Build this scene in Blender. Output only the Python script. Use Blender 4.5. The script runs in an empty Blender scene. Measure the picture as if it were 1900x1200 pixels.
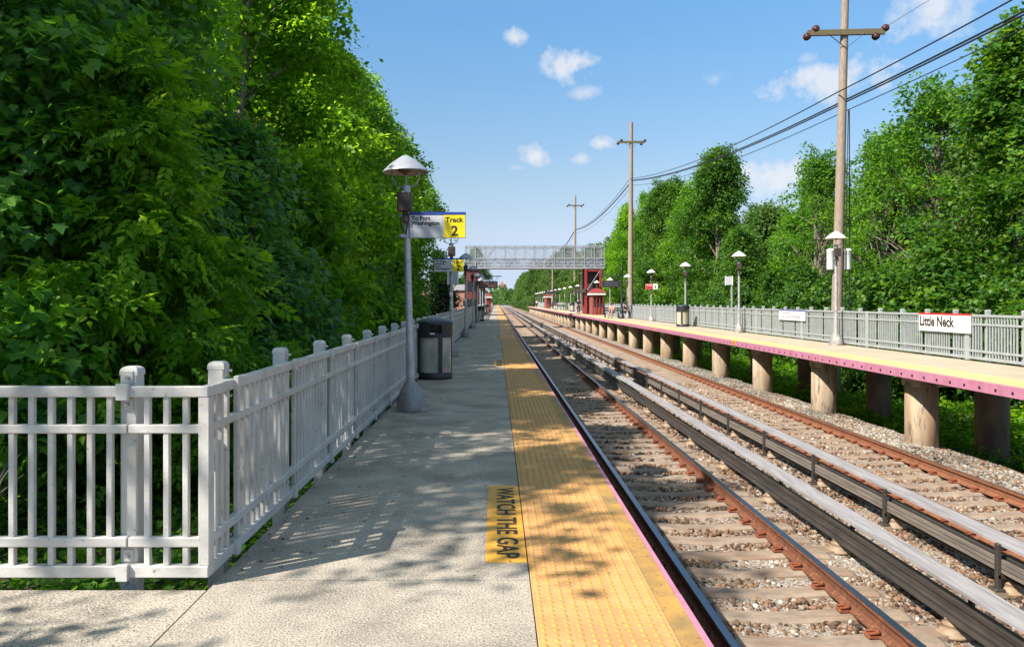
import bpy, math, random
import numpy as np
from mathutils import Vector, Matrix
R = math.radians
random.seed(7)
rng = np.random.default_rng(11)
S = bpy.context.scene
C = S.collection

# ------------------------------------------------------------------ camera
cam = bpy.data.objects.new('camera', bpy.data.cameras.new('camera'))
C.objects.link(cam)
cam.location = (0, 0, 1.56)
cam.rotation_euler = (R(90), 0, 0)
cam.data.sensor_width = 36
cam.data.lens = 1500 / 1900 * 36
cam.data.shift_x = 29 / 1900
cam.data.shift_y = -41 / 1900
cam.data.clip_start = 0.05
cam.data.clip_end = 9000
S.camera = cam
# ------------------------------------------------------------------ light
SUN = Vector((-.83, -.59, 1.0)).normalized()
sun = bpy.data.objects.new('sun', bpy.data.lights.new('sun', 'SUN'))
C.objects.link(sun)
sun.data.energy = 4.8
sun.data.angle = R(0.53)
sun.data.color = (1.0, .94, .84)
sun.rotation_euler = SUN.to_track_quat('Z', 'Y').to_euler()
S.view_settings.view_transform = 'Standard'
S.view_settings.look = 'None'
S.view_settings.exposure = 1.0
S.view_settings.gamma = 1
S.cycles.max_bounces = 8
S.cycles.transparent_max_bounces = 8

def nn(nt, t, **k):
    n = nt.nodes.new(t)
    for a, b in k.items(): setattr(n, a, b)
    return n

world = bpy.data.worlds.new('World'); S.world = world; world.use_nodes = True
nt = world.node_tree; nt.nodes.clear()
sky = nn(nt, 'ShaderNodeTexSky', sky_type='NISHITA', sun_disc=False)
sky.sun_elevation = math.asin(SUN.z); sky.sun_rotation = math.atan2(SUN.x, SUN.y)
sky.air_density = 1.0; sky.dust_density = .1; sky.ozone_density = 3.0
tc = nn(nt, 'ShaderNodeTexCoord')
noi = nn(nt, 'ShaderNodeTexNoise'); noi.inputs['Scale'].default_value = 34; noi.inputs['Detail'].default_value = 9
noi.inputs['Roughness'].default_value = .6
nt.links.new(tc.outputs['Generated'], noi.inputs['Vector'])
def math_n(op, a, b=None, clamp=False, tree=None):
    n = nn(tree or nt, 'ShaderNodeMath', operation=op); n.use_clamp = clamp
    for i, v in enumerate((a, b)):
        if v is None: continue
        if isinstance(v, (int, float)): n.inputs[i].default_value = v
        else: (tree or nt).links.new(v, n.inputs[i])
    return n.outputs[0]
total = None
# (azimuth tangent, elevation tangent, half width, half height, density)
CLOUDS = [(.0227, .325, .020, .011, .8), (.083, .288, .036, .019, 1.1), (.113, .257, .022, .010, .6), (.048, .18, .024, .014, .85),
          (.131, .196, .018, .009, .9), (.105, .175, .012, .007, .5), (.41, .272, .062, .023, 1.1), (.547, .362, .06, .03, .8), (.385, .30, .014, .007, .5),
          (.33, .155, .05, .026, 1.1), (.028, .165, .018, .006, .4), (.52, .335, .012, .008, .4), (.27, .275, .014, .01, .3)]
for ax, ez, hw, hh, den in CLOUDS:
    d = Vector((ax, 1, ez)); L = d.length; d.normalize()
    sb = nn(nt, 'ShaderNodeVectorMath', operation='SUBTRACT'); nt.links.new(tc.outputs['Generated'], sb.inputs[0]); sb.inputs[1].default_value = d
    mu = nn(nt, 'ShaderNodeVectorMath', operation='MULTIPLY'); nt.links.new(sb.outputs[0], mu.inputs[0]); mu.inputs[1].default_value = (L / hw, 1, L / hh)
    ln = nn(nt, 'ShaderNodeVectorMath', operation='LENGTH'); nt.links.new(mu.outputs[0], ln.inputs[0])
    q = math_n('SUBTRACT', 1.0, ln.outputs['Value'])
    q = math_n('ADD', q, math_n('MULTIPLY', math_n('SUBTRACT', noi.outputs['Fac'], .5), 3.2))
    q = math_n('MULTIPLY', q, den * 1.25, clamp=True)
    total = q if total is None else math_n('MAXIMUM', total, q)
mx = nn(nt, 'ShaderNodeMixRGB'); mx.inputs[2].default_value = (2.9, 2.95, 3.1, 1)
# low sky dimmed and bluer; unseen upper sky boosted warm to fill shade
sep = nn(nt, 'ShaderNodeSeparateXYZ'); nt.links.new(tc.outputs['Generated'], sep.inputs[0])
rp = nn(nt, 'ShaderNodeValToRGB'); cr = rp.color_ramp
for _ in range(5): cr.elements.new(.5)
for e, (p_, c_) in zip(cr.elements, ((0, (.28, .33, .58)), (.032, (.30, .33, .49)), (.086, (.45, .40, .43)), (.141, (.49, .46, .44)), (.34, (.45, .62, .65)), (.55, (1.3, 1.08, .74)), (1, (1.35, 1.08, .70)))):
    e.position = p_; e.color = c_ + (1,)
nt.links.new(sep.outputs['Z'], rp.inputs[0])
graded_sky = nn(nt, 'ShaderNodeMixRGB', blend_type='MULTIPLY'); graded_sky.inputs[0].default_value = 1
nt.links.new(sky.outputs[0], graded_sky.inputs[1]); nt.links.new(rp.outputs[0], graded_sky.inputs[2])
nt.links.new(math_n('MULTIPLY', total, .8), mx.inputs[0]); nt.links.new(graded_sky.outputs[0], mx.inputs[1])
bg = nn(nt, 'ShaderNodeBackground'); bg.inputs['Strength'].default_value = .15
wo = nn(nt, 'ShaderNodeOutputWorld')
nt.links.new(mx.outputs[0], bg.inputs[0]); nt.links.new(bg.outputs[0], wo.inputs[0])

# ------------------------------------------------------------------ materials
def lin(h):
    h = h.lstrip('#'); r = [int(h[i:i + 2], 16) / 255 for i in (0, 2, 4)]
    return tuple(((c + .055) / 1.055) ** 2.4 if c > .04 else c / 12.92 for c in r) + (1,)
def col4(c): return tuple(c) + (1,) if len(c) == 3 else tuple(c)
def mk(name, c1, c2=None, scale=8, rough=.7, metal=0, bump=0, bscale=None, c3=None, s3=80, t3=.6, stretch=(1, 1, 1), spec=.4, stain=None, sstain=1.2, lo=.35, hi=.65, coat=0, c4=None, s4=60, place=False):
    m = bpy.data.materials.new(name); m.use_nodes = True
    t = m.node_tree; b = t.nodes['Principled BSDF']
    b.inputs['Roughness'].default_value = rough; b.inputs['Metallic'].default_value = metal
    b.inputs['Specular IOR Level'].default_value = spec
    b.inputs['Coat Weight'].default_value = coat
    c1 = col4(c1)
    if c2 is None: c2 = tuple(x * .82 for x in c1[:3])
    c2 = col4(c2)
    x = nn(t, 'ShaderNodeTexCoord'); mp = nn(t, 'ShaderNodeMapping'); mp.inputs['Scale'].default_value = stretch
    t.links.new(nn(t, 'ShaderNodeNewGeometry').outputs['Position'] if place else x.outputs['Object'], mp.inputs[0])
    n = nn(t, 'ShaderNodeTexNoise'); n.inputs['Scale'].default_value = scale; n.inputs['Detail'].default_value = 6; n.inputs['Roughness'].default_value = .62
    t.links.new(mp.outputs[0], n.inputs['Vector'])
    r = nn(t, 'ShaderNodeValToRGB'); r.color_ramp.elements[0].position = lo; r.color_ramp.elements[1].position = hi
    r.color_ramp.elements[0].color = c1; r.color_ramp.elements[1].color = c2
    t.links.new(n.outputs['Fac'], r.inputs[0]); out = r.outputs[0]
    def over(out, c, sc, th, wid=.08, amt=1.0):
        n3 = nn(t, 'ShaderNodeTexNoise'); n3.inputs['Scale'].default_value = sc; n3.inputs['Detail'].default_value = 4
        t.links.new(mp.outputs[0], n3.inputs['Vector'])
        rr = nn(t, 'ShaderNodeValToRGB'); rr.color_ramp.elements[0].position = th - wid; rr.color_ramp.elements[1].position = th + wid
        rr.color_ramp.elements[1].color = (amt, amt, amt, 1)
        t.links.new(n3.outputs['Fac'], rr.inputs[0])
        mm = nn(t, 'ShaderNodeMixRGB'); t.links.new(rr.outputs[0], mm.inputs[0]); t.links.new(out, mm.inputs[1]); mm.inputs[2].default_value = col4(c)
        return mm.outputs[0]
    if stain: out = over(out, stain, sstain, .58, .12, .75)
    if c4: out = over(out, c4, s4, .60, .05, .8)
    if c3: out = over(out, c3, s3, t3, .04)
    t.links.new(out, b.inputs['Base Color'])
    if bump:
        bn = nn(t, 'ShaderNodeBump'); bn.inputs['Strength'].default_value = bump; bn.inputs['Distance'].default_value = .01
        n4 = nn(t, 'ShaderNodeTexNoise'); n4.inputs['Scale'].default_value = bscale or scale * 6; n4.inputs['Detail'].default_value = 5
        t.links.new(mp.outputs[0], n4.inputs['Vector']); t.links.new(n4.outputs['Fac'], bn.inputs['Height']); t.links.new(bn.outputs[0], b.inputs['Normal'])
    return m
def tinted(name, cols, rough=.6, trans=0.0, spec=.3, tcol=None, bump=0):
    """material whose colour follows the per-leaf / per-stone value stored in the mesh"""
    m = bpy.data.materials.new(name); m.use_nodes = True
    t = m.node_tree; b = t.nodes['Principled BSDF']; o = t.nodes['Material Output']
    a = nn(t, 'ShaderNodeAttribute', attribute_name='tint')
    r = nn(t, 'ShaderNodeValToRGB'); cr = r.color_ramp
    while len(cr.elements) < len(cols): cr.elements.new(.5)
    for i, c in enumerate(cols):
        cr.elements[i].position = i / (len(cols) - 1); cr.elements[i].color = col4(c)
    t.links.new(a.outputs['Fac'], r.inputs[0]); t.links.new(r.outputs[0], b.inputs['Base Color'])
    b.inputs['Roughness'].default_value = rough; b.inputs['Specular IOR Level'].default_value = spec
    if trans:
        trans = min(.55, trans * 1.3)
        tr = nn(t, 'ShaderNodeBsdfTranslucent'); mi = nn(t, 'ShaderNodeMixShader'); mi.inputs[0].default_value = trans
        mm = nn(t, 'ShaderNodeMixRGB', blend_type='MULTIPLY'); mm.inputs[0].default_value = 1; mm.inputs[2].default_value = tcol or (2.7, 2.35, .9, 1)
        t.links.new(r.outputs[0], mm.inputs[1]); t.links.new(mm.outputs[0], tr.inputs[0])
        t.links.new(b.outputs[0], mi.inputs[1]); t.links.new(tr.outputs[0], mi.inputs[2]); t.links.new(mi.outputs[0], o.inputs[0])
    return m
M = {}
M['concrete'] = mk('concrete', (.43, .37, .30), (.32, .275, .225), 2.6, .9, bump=.7, bscale=75, c3=(.10, .088, .075), s3=95, t3=.59, stain=(.19, .16, .13), sstain=1.3, c4=(.56, .50, .42), s4=80)
M['concrete_far'] = mk('concrete_far', (.47, .385, .28), (.37, .31, .23), 3, .9, bump=.3, bscale=60, stain=(.34, .28, .20), sstain=.9)
M['joint'] = mk('joint', (.05, .045, .04), rough=.95)
M['column'] = mk('column', (.44, .35, .25), (.30, .23, .16), 3, .88, bump=.4, bscale=40, stain=(.27, .14, .07), sstain=2.2, c3=(.17, .12, .09), s3=9, t3=.62, stretch=(1.6, 1.6, .22), place=True)
M['tactile'] = mk('tactile', (.59, .33, .13), (.52, .255, .09), 4, .75, bump=.2, bscale=60, stain=(.43, .21, .09), sstain=1.5, c3=(.17, .10, .05), s3=38, t3=.68)
M['dome'] = mk('dome', (.50, .29, .07), (.42, .22, .05), 14, .7)
M['edge_paint'] = mk('edge_paint', (.46, .26, .065), (.34, .185, .055), 3.5, .8, bump=.4, bscale=50, stain=(.17, .13, .07), sstain=3.2, c3=(.12, .09, .05), s3=30, t3=.66)
M['yellow_far'] = mk('yellow_far', (.64, .50, .23), (.58, .43, .18), 5, .75, stain=(.55, .40, .14), sstain=1.3)
M['pink'] = mk('pink', (.50, .20, .30), (.38, .16, .23), 4, .6, stain=(.40, .14, .20), sstain=2.0, place=True)
M['bolt'] = mk('bolt', (.05, .03, .04), rough=.5, metal=.5)
M['decal'] = mk('decal', (.68, .34, .03), (.60, .29, .03), 5, .6)
M['ink'] = mk('ink', (.018, .014, .012), (.05, .035, .02), 40, .7)
M['fence'] = mk('fence', (.58, .56, .53), (.49, .47, .445), 5, .45, c3=(.27, .22, .17), s3=30, t3=.69, spec=.45, stain=(.41, .38, .345), sstain=3.5, bump=.15, bscale=40, place=True)
M['fence_grey'] = mk('fence_grey', (.34, .355, .355), (.27, .285, .29), 5, .5, spec=.5, place=True)
M['steel'] = mk('steel', (.52, .51, .54), (.42, .41, .44), 12, .36, metal=.3, bump=.08, stain=(.28, .26, .25), sstain=6, place=True)
M['steel_bright'] = mk('steel_bright', (.6, .6, .6), rough=.25, metal=.9)
M['cast'] = mk('cast', (.30, .30, .30), (.22, .22, .22), 9, .55, metal=.2, stain=(.30, .17, .10), sstain=7, place=True)
M['shade_top'] = mk('shade_top', (.43, .44, .50), (.32, .33, .38), 4, .28, metal=.25, stain=(.36, .36, .40), sstain=5)
M['shade_white'] = mk('shade_white', (.72, .70, .66), (.62, .60, .56), 3, .5)
M['shade_under'] = mk('shade_under', (.62, .48, .38), (.52, .38, .29), 5, .5)
M['reflector'] = mk('reflector', (.24, .16, .09), (.15, .10, .06), 6, .35)
M['dark_box'] = mk('dark_box', (.05, .035, .035), (.07, .04, .035), 8, .55)
M['black'] = mk('black', (.018, .018, .02), (.028, .027, .03), 6, .42, spec=.5)
M['navy_black'] = mk('navy_black', (.02, .025, .04), (.03, .035, .05), 6, .4, spec=.5)
M['bin_panel'] = mk('bin_panel', (.52, .48, .40), (.36, .34, .29), 3.0, .25, stretch=(1, 1, .5), stain=(.13, .16, .15), sstain=3.4, c3=(.52, .30, .22), s3=5, t3=.66)
M['bin_stone'] = mk('bin_stone', (.44, .40, .30), (.36, .33, .25), 20, .9)
M['blue'] = mk('blue', (.02, .05, .30), rough=.5)
M['sign_white'] = mk('sign_white', (.52, .52, .55), (.48, .48, .50), 3, .5)
M['white'] = mk('white', (.80, .80, .80), (.74, .74, .74), 3, .5)
M['sign_yellow'] = mk('sign_yellow', (.80, .66, .01), (.76, .60, .01), 3, .45)
M['red'] = mk('red', (.55, .03, .035), (.48, .03, .03), 3, .5)
M['rust'] = mk('rust', (.17, .065, .032), (.11, .040, .022), 9, .85, bump=.3, bscale=60, c3=(.24, .10, .05), s3=22, t3=.62)
M['rust_far'] = mk('rust_far', (.24, .095, .045), (.16, .062, .032), 9, .85, bump=.3, bscale=60)
M['railhead'] = mk('railhead', (.22, .22, .27), (.14, .13, .16), 4, .25, metal=1.0, stretch=(1, .05, 1), place=True)
M['railhead_rust'] = mk('railhead_rust', (.18, .10, .07), (.13, .07, .05), 7, .5, metal=.3)
M['clip'] = mk('clip', (.26, .075, .03), (.15, .045, .022), 20, .8, place=True)
M['tie'] = mk('tie', (.31, .235, .175), (.20, .15, .115), 4, .92, bump=.4, bscale=70, stain=(.21, .13, .085), sstain=2.4, stretch=(1, 2, 1), place=True)
M['cover'] = mk('cover', (.35, .325, .325), (.25, .23, .235), 6, .6, stretch=(6, .35, 1), stain=(.19, .165, .155), sstain=3, place=True)
M['third_dark'] = mk('third_dark', (.045, .042, .042), (.085, .07, .06), 6, .42, metal=.3, stretch=(1, .4, 3))
M['third_timber'] = mk('third_timber', (.21, .175, .15), (.12, .10, .085), 6, .85, stretch=(2, .3, 4))
M['insulator'] = mk('insulator', (.36, .26, .17), (.24, .17, .11), 9, .6, stain=(.14, .09, .06), sstain=8)
M['pole'] = mk('pole', (.36, .28, .215), (.20, .15, .115), 14, .9, bump=.8, bscale=40, stretch=(4, 4, .22), c3=(.10, .07, .05), s3=16, t3=.68)
M['arm'] = mk('arm', (.16, .13, .07), (.09, .075, .045), 12, .9, stretch=(1, 6, 6))
M['porcelain'] = mk('porcelain', (.10, .03, .018), (.06, .02, .014), 9, .25)
M['cable'] = mk('cable', (.015, .015, .017), rough=.6)
M['bark'] = mk('bark', (.12, .095, .07), (.06, .048, .036), 8, .95, bump=.9, bscale=18, stretch=(3, 3, .5))
M['bark_pale'] = mk('bark_pale', (.24, .20, .16), (.14, .115, .09), 8, .95, bump=.7, bscale=18, stretch=(3, 3, .5))
M['soil'] = mk('soil', (.055, .05, .03), (.03, .045, .015), 1.5, 1.0, bump=.8, bscale=12)
M['ballast'] = mk('ballast', (.34, .29, .24), (.13, .11, .095), 34, 1.0, bump=1.0, bscale=45, stain=(.20, .13, .085), sstain=.9, c3=(.50, .47, .43), s3=38, t3=.6, lo=.42, hi=.58)
M['redsteel'] = mk('redsteel', (.30, .035, .03), (.22, .03, .028), 4, .5)
M['brick'] = mk('brick', (.26, .06, .045), (.17, .05, .04), 4, .85, c3=(.36, .13, .09), s3=10, t3=.6)
M['brick_dark'] = mk('brick_dark', (.17, .035, .028), (.11, .028, .024), 4, .85, c3=(.24, .06, .045), s3=10, t3=.6)
M['brick_pale'] = mk('brick_pale', (.42, .20, .14), (.32, .15, .11), 2, .85)
M['dark_glass'] = mk('dark_glass', (.03, .035, .04), rough=.12, spec=.7)
M['roof_grey'] = mk('roof_grey', (.24, .225, .22), rough=.85)
M['bridge'] = mk('bridge', (.38, .39, .42), (.31, .32, .35), 3, .5, metal=.2)
M['skin'] = mk('skin', (.50, .30, .21), rough=.6)
M['hair'] = mk('hair', (.03, .02, .015), rough=.7)
M['led'] = mk('led', (.30, .07, .04), rough=.6)
M['led_grey'] = mk('led_grey', (.12, .12, .16), rough=.6)
LEAF = {}
LEAF['mid'] = tinted('leaf_mid', [(.024, .085, .010), (.055, .155, .014), (.10, .23, .018), (.17, .31, .025)], .5, .38)
LEAF['bright'] = tinted('leaf_bright', [(.035, .115, .008), (.09, .22, .012), (.16, .32, .018), (.25, .42, .03)], .5, .42)
LEAF['deep'] = tinted('leaf_deep', [(.022, .085, .020), (.042, .145, .028), (.075, .205, .028), (.13, .29, .026)], .5, .40, spec=.45)
LEAF['blue'] = tinted('leaf_blue', [(.022, .095, .036), (.044, .15, .050), (.075, .20, .045), (.13, .27, .032)], .45, .36, spec=.5)
LEAF['sunny'] = tinted('leaf_sunny', [(.012, .05, .008), (.03, .10, .012), (.06, .155, .016), (.115, .22, .022)], .5, .30)
LEAF['far'] = tinted('leaf_far', [(.028, .07, .018), (.05, .115, .026), (.08, .155, .03), (.12, .19, .04)], .6, .3)
LEAF['conifer'] = tinted('leaf_conifer', [(.012, .035, .016), (.02, .05, .022), (.035, .07, .025), (.06, .09, .03)], .7, .1)
M['stone'] = tinted('stone', [(.04, .03, .024), (.11, .07, .045), (.21, .11, .06), (.25, .185, .13), (.34, .28, .22), (.50, .45, .39)], .9)
M['stone_grey'] = tinted('stone_grey', [(.08, .07, .06), (.16, .145, .12), (.24, .22, .185), (.31, .285, .245), (.42, .395, .35)], .9)

# ------------------------------------------------------------------ mesh helpers
class MB:
    def __init__(s): s.v = []; s.f = []; s.m = []; s.sm = []
    def add(s, vs, fs, mi=0, sm=False):
        b = len(s.v); s.v += [tuple(v) for v in vs]
        for f in fs: s.f.append([b + i for i in f]); s.m.append(mi); s.sm.append(sm)
        return s
    def box(s, x0, x1, y0, y1, z0, z1, mi=0):
        return s.add([(x0, y0, z0), (x1, y0, z0), (x1, y1, z0), (x0, y1, z0), (x0, y0, z1), (x1, y0, z1), (x1, y1, z1), (x0, y1, z1)],
                     [(0, 3, 2, 1), (4, 5, 6, 7), (0, 1, 5, 4), (1, 2, 6, 5), (2, 3, 7, 6), (3, 0, 4, 7)], mi)
    def rbox(s, x0, x1, y0, y1, z0, z1, c=.004, mi=0):
        """box with its edges cut at 45 degrees"""
        xs = (x0, x1); ys = (y0, y1); zs = (z0, z1); V = []; idx = {}
        for i in (0, 1):
            for j in (0, 1):
                for k in (0, 1):
                    sx = c if i == 0 else -c; sy = c if j == 0 else -c; sz = c if k == 0 else -c
                    for a, p in (('x', (xs[i], ys[j] + sy, zs[k] + sz)), ('y', (xs[i] + sx, ys[j], zs[k] + sz)), ('z', (xs[i] + sx, ys[j] + sy, zs[k]))):
                        idx[(i, j, k, a)] = len(V); V.append(p)
        F = []
        for i in (0, 1):
            q = [idx[(i, 0, 0, 'x')], idx[(i, 1, 0, 'x')], idx[(i, 1, 1, 'x')], idx[(i, 0, 1, 'x')]]; F.append(q if i else q[::-1])
            q = [idx[(0, i, 0, 'y')], idx[(0, i, 1, 'y')], idx[(1, i, 1, 'y')], idx[(1, i, 0, 'y')]]; F.append(q if i else q[::-1])
            q = [idx[(0, 0, i, 'z')], idx[(1, 0, i, 'z')], idx[(1, 1, i, 'z')], idx[(0, 1, i, 'z')]]; F.append(q if i else q[::-1])
        for i in (0, 1):
            for j in (0, 1):
                q = [idx[(i, j, 0, 'x')], idx[(i, j, 1, 'x')], idx[(i, j, 1, 'y')], idx[(i, j, 0, 'y')]]; F.append(q if (i != j) else q[::-1])
                q = [idx[(i, 0, j, 'x')], idx[(i, 1, j, 'x')], idx[(i, 1, j, 'z')], idx[(i, 0, j, 'z')]]; F.append(q[::-1] if (i != j) else q)
                q = [idx[(0, i, j, 'y')], idx[(1, i, j, 'y')], idx[(1, i, j, 'z')], idx[(0, i, j, 'z')]]; F.append(q if (i != j) else q[::-1])
                for k in (0, 1):
                    q = [idx[(i, j, k, 'x')], idx[(i, j, k, 'y')], idx[(i, j, k, 'z')]]; F.append(q if (i + j + k) % 2 == 1 else q[::-1])
        return s.add(V, F, mi)
    def tube(s, pts, rad, n=8, mi=0, sm=True, cap=True):
        pts = [Vector(p) for p in pts]
        if not hasattr(rad, '__len__'): rad = [rad] * len(pts)
        V = []; F = []; up = None
        for i, p in enumerate(pts):
            d = (pts[min(i + 1, len(pts) - 1)] - pts[max(i - 1, 0)]).normalized()
            if up is None:
                up = Vector((0, 0, 1)) if abs(d.z) < .9 else Vector((1, 0, 0))
            a = d.cross(up).normalized(); b = a.cross(d).normalized(); up = b
            for k in range(n):
                t = 2 * math.pi * (k + .5) / n
                V.append(p + (a * math.cos(t) + b * math.sin(t)) * rad[i])
        for i in range(len(pts) - 1):
            for k in range(n):
                F.append((i * n + k, i * n + (k + 1) % n, (i + 1) * n + (k + 1) % n, (i + 1) * n + k))
        s.add(V, F, mi, sm)
        if cap and n > 2:
            s.add(V[:n], [tuple(range(n))[::-1]], mi); s.add(V[-n:], [tuple(range(n))], mi)
        return s
    def bar(s, p, q, w, h, mi=0):
        p = Vector(p); q = Vector(q); d = (q - p).normalized()
        up = Vector((0, 0, 1)) if abs(d.z) < .95 else Vector((0, 1, 0))
        a = d.cross(up).normalized() * w / 2; b = a.cross(d).normalized() * h / 2
        V = [p - a - b, p + a - b, p + a + b, p - a + b, q - a - b, q + a - b, q + a + b, q - a + b]
        return s.add(V, [(0, 1, 2, 3), (7, 6, 5, 4), (0, 4, 5, 1), (1, 5, 6, 2), (2, 6, 7, 3), (3, 7, 4, 0)], mi)
    def lathe(s, prof, c=(0, 0, 0), n=24, mi=0, sm=True, sy=1):
        V = []; F = []
        for r, z in prof:
            for k in range(n):
                t = 2 * math.pi * k / n; V.append((c[0] + r * math.cos(t), c[1] + r * sy * math.sin(t), c[2] + z))
        for i in range(len(prof) - 1):
            for k in range(n):
                F.append((i * n + k, i * n + (k + 1) % n, (i + 1) * n + (k + 1) % n, (i + 1) * n + k))
        return s.add(V, F, mi, sm)
    def extrude_y(s, prof, y0, y1, mi=0):
        """closed xz outline swept along y"""
        n = len(prof)
        V = [(x, y0, z) for x, z in prof] + [(x, y1, z) for x, z in prof]
        F = [(i, (i + 1) % n, n + (i + 1) % n, n + i) for i in range(n)]
        return s.add(V, F + [tuple(range(n))[::-1], tuple(range(n, 2 * n))], mi)
    def extrude_x(s, prof, x0, x1, mi=0):
        n = len(prof)
        V = [(x0, y, z) for y, z in prof] + [(x1, y, z) for y, z in prof]
        F = [(i, n + i, n + (i + 1) % n, (i + 1) % n) for i in range(n)]
        return s.add(V, F + [tuple(range(n)), tuple(range(n, 2 * n))[::-1]], mi)
    def mesh(s, name, mats):
        me = bpy.data.meshes.new(name); me.from_pydata(s.v, [], s.f)
        for m in (mats if isinstance(mats, (list, tuple)) else [mats]): me.materials.append(M[m] if isinstance(m, str) else m)
        me.polygons.foreach_set('material_index', s.m); me.polygons.foreach_set('use_smooth', s.sm)
        me.update(); return me
def link(name, me, parent=None, loc=(0, 0, 0), rot=(0, 0, 0)):
    o = bpy.data.objects.new(name, me); C.objects.link(o)
    o.location = loc; o.rotation_euler = rot
    if parent: o.parent = parent
    return o
def part(name, mb, mats, parent, loc=(0, 0, 0), rot=(0, 0, 0), label=None):
    o = link(name, mb.mesh(name, mats), parent, loc, rot)
    if label: o['label'] = label
    return o
def thing(name, label, cat, loc=(0, 0, 0), rz=0, group=None):
    o = link(name, None, None, loc, (0, 0, rz)); o['label'] = label; o['category'] = cat
    if group: o['group'] = group
    return o
def tag(o, label=None, cat=None, group=None, kind=None):
    if label: o['label'] = label
    if cat: o['category'] = cat
    if group: o['group'] = group
    if kind: o['kind'] = kind
    return o
def copy_tree(o, parent=None, loc=None, rz=None, label=None, scale=None):
    c = o.copy(); C.objects.link(c); c.parent = parent
    if loc is not None: c.location = loc
    if rz is not None: c.rotation_euler = (0, 0, rz)
    if scale is not None: c.scale = scale if hasattr(scale, '__len__') else (scale,) * 3
    if label: c['label'] = label
    for ch in list(o.children): copy_tree(ch, c)
    return c
def lettering(body, parent, mat, x0, y0, width=None, height=None, loc=(0, 0, 0), rot=(0, 0, 0), bold=.0, depth=.002, name='lettering', spacing=1, align='LEFT'):
    """flat letters: x0,y0 is the lower left corner in the plate's own plane; sized by width or cap height"""
    cu = bpy.data.curves.new('t', 'FONT'); cu.body = body; cu.size = 1; cu.offset = bold; cu.resolution_u = 3; cu.space_line = .9; cu.space_character = spacing; cu.align_x = align
    ob = bpy.data.objects.new('t', cu); C.objects.link(ob); bpy.context.view_layer.update()
    me = bpy.data.meshes.new_from_object(ob.evaluated_get(bpy.context.evaluated_depsgraph_get()))
    bpy.data.objects.remove(ob); bpy.data.curves.remove(cu)
    n = len(me.vertices); co = np.empty(n * 3); me.vertices.foreach_get('co', co); co = co.reshape(-1, 3)
    mn = co.min(0); mxx = co.max(0); sx = sy = 1
    if height: sy = sx = height / (mxx[1] - mn[1])
    if width:
        sx = width / (mxx[0] - mn[0])
        if not height: sy = sx
    co[:, 0] = (co[:, 0] - mn[0]) * sx + x0; co[:, 1] = (co[:, 1] - mn[1]) * sy + y0; co[:, 2] = depth
    me.vertices.foreach_set('co', co.ravel()); me.materials.clear(); me.materials.append(M[mat]); me.name = name; me.update()
    return link(name, me, parent, loc, rot)
def scatter(name, V, F, pos, rot, sc, tint, mat, parent=None):
    """N posed copies of a small template as one mesh"""
    V = np.asarray(V, float); F = np.asarray(F, int); N = len(pos)
    sc = np.asarray(sc, float)
    if sc.ndim == 1: sc = sc[:, None]
    P = np.einsum('nij,nvj->nvi', rot, V[None] * sc[:, None, :]) + pos[:, None, :]
    nv = len(V); k = F.shape[1]
    idx = (F[None] + (np.arange(N) * nv)[:, None, None]).ravel().astype(np.int32)
    me = bpy.data.meshes.new(name)
    me.vertices.add(N * nv); me.vertices.foreach_set('co', P.ravel().astype(np.float32))
    me.loops.add(len(idx)); me.loops.foreach_set('vertex_index', idx)
    nf = N * len(F); me.polygons.add(nf)
    me.polygons.foreach_set('loop_start', np.arange(0, nf * k, k, dtype=np.int32))
    a = me.attributes.new('tint', 'FLOAT', 'FACE'); a.data.foreach_set('value', np.repeat(np.clip(tint, 0, 1), len(F)).astype(np.float32))
    me.materials.append(mat); me.update(); me.validate()
    if parent is False: return me
    return link(name, me, parent)
def rand_rot(n):
    q = rng.normal(size=(n, 4)); q /= np.linalg.norm(q, axis=1)[:, None]; w, x, y, z = q.T
    return np.stack([1 - 2 * (y * y + z * z), 2 * (x * y - w * z), 2 * (x * z + w * y), 2 * (x * y + w * z), 1 - 2 * (x * x + z * z), 2 * (y * z - w * x),
                     2 * (x * z - w * y), 2 * (y * z + w * x), 1 - 2 * (x * x + y * y)], 1).reshape(-1, 3, 3)
def unit(a): return a / (np.linalg.norm(a, axis=-1, keepdims=True) + 1e-9)
def frames(tip, nor):
    tip = unit(tip); s = unit(np.cross(tip, nor)); n = np.cross(s, tip)
    return np.stack([s, tip, n], 2)
def pnoise(p, f, seed=0):
    r = np.random.default_rng(seed); o = np.zeros(len(p))
    for i in range(6):
        k = unit(r.normal(size=3)) * f * (1 + .45 * i); o += np.sin(p @ k + r.uniform(0, 6.28)) / (1 + .3 * i)
    return o / 2.6
ORD = ['nearest', 'second', 'third', 'fourth', 'fifth', 'sixth', 'seventh', 'eighth', 'ninth', 'tenth', 'eleventh', 'twelfth', 'thirteenth', 'fourteenth', 'fifteenth', 'sixteenth', 'seventeenth', 'eighteenth', 'nineteenth', 'twentieth', 'twenty-first', 'twenty-second', 'twenty-third', 'twenty-fourth']

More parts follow.
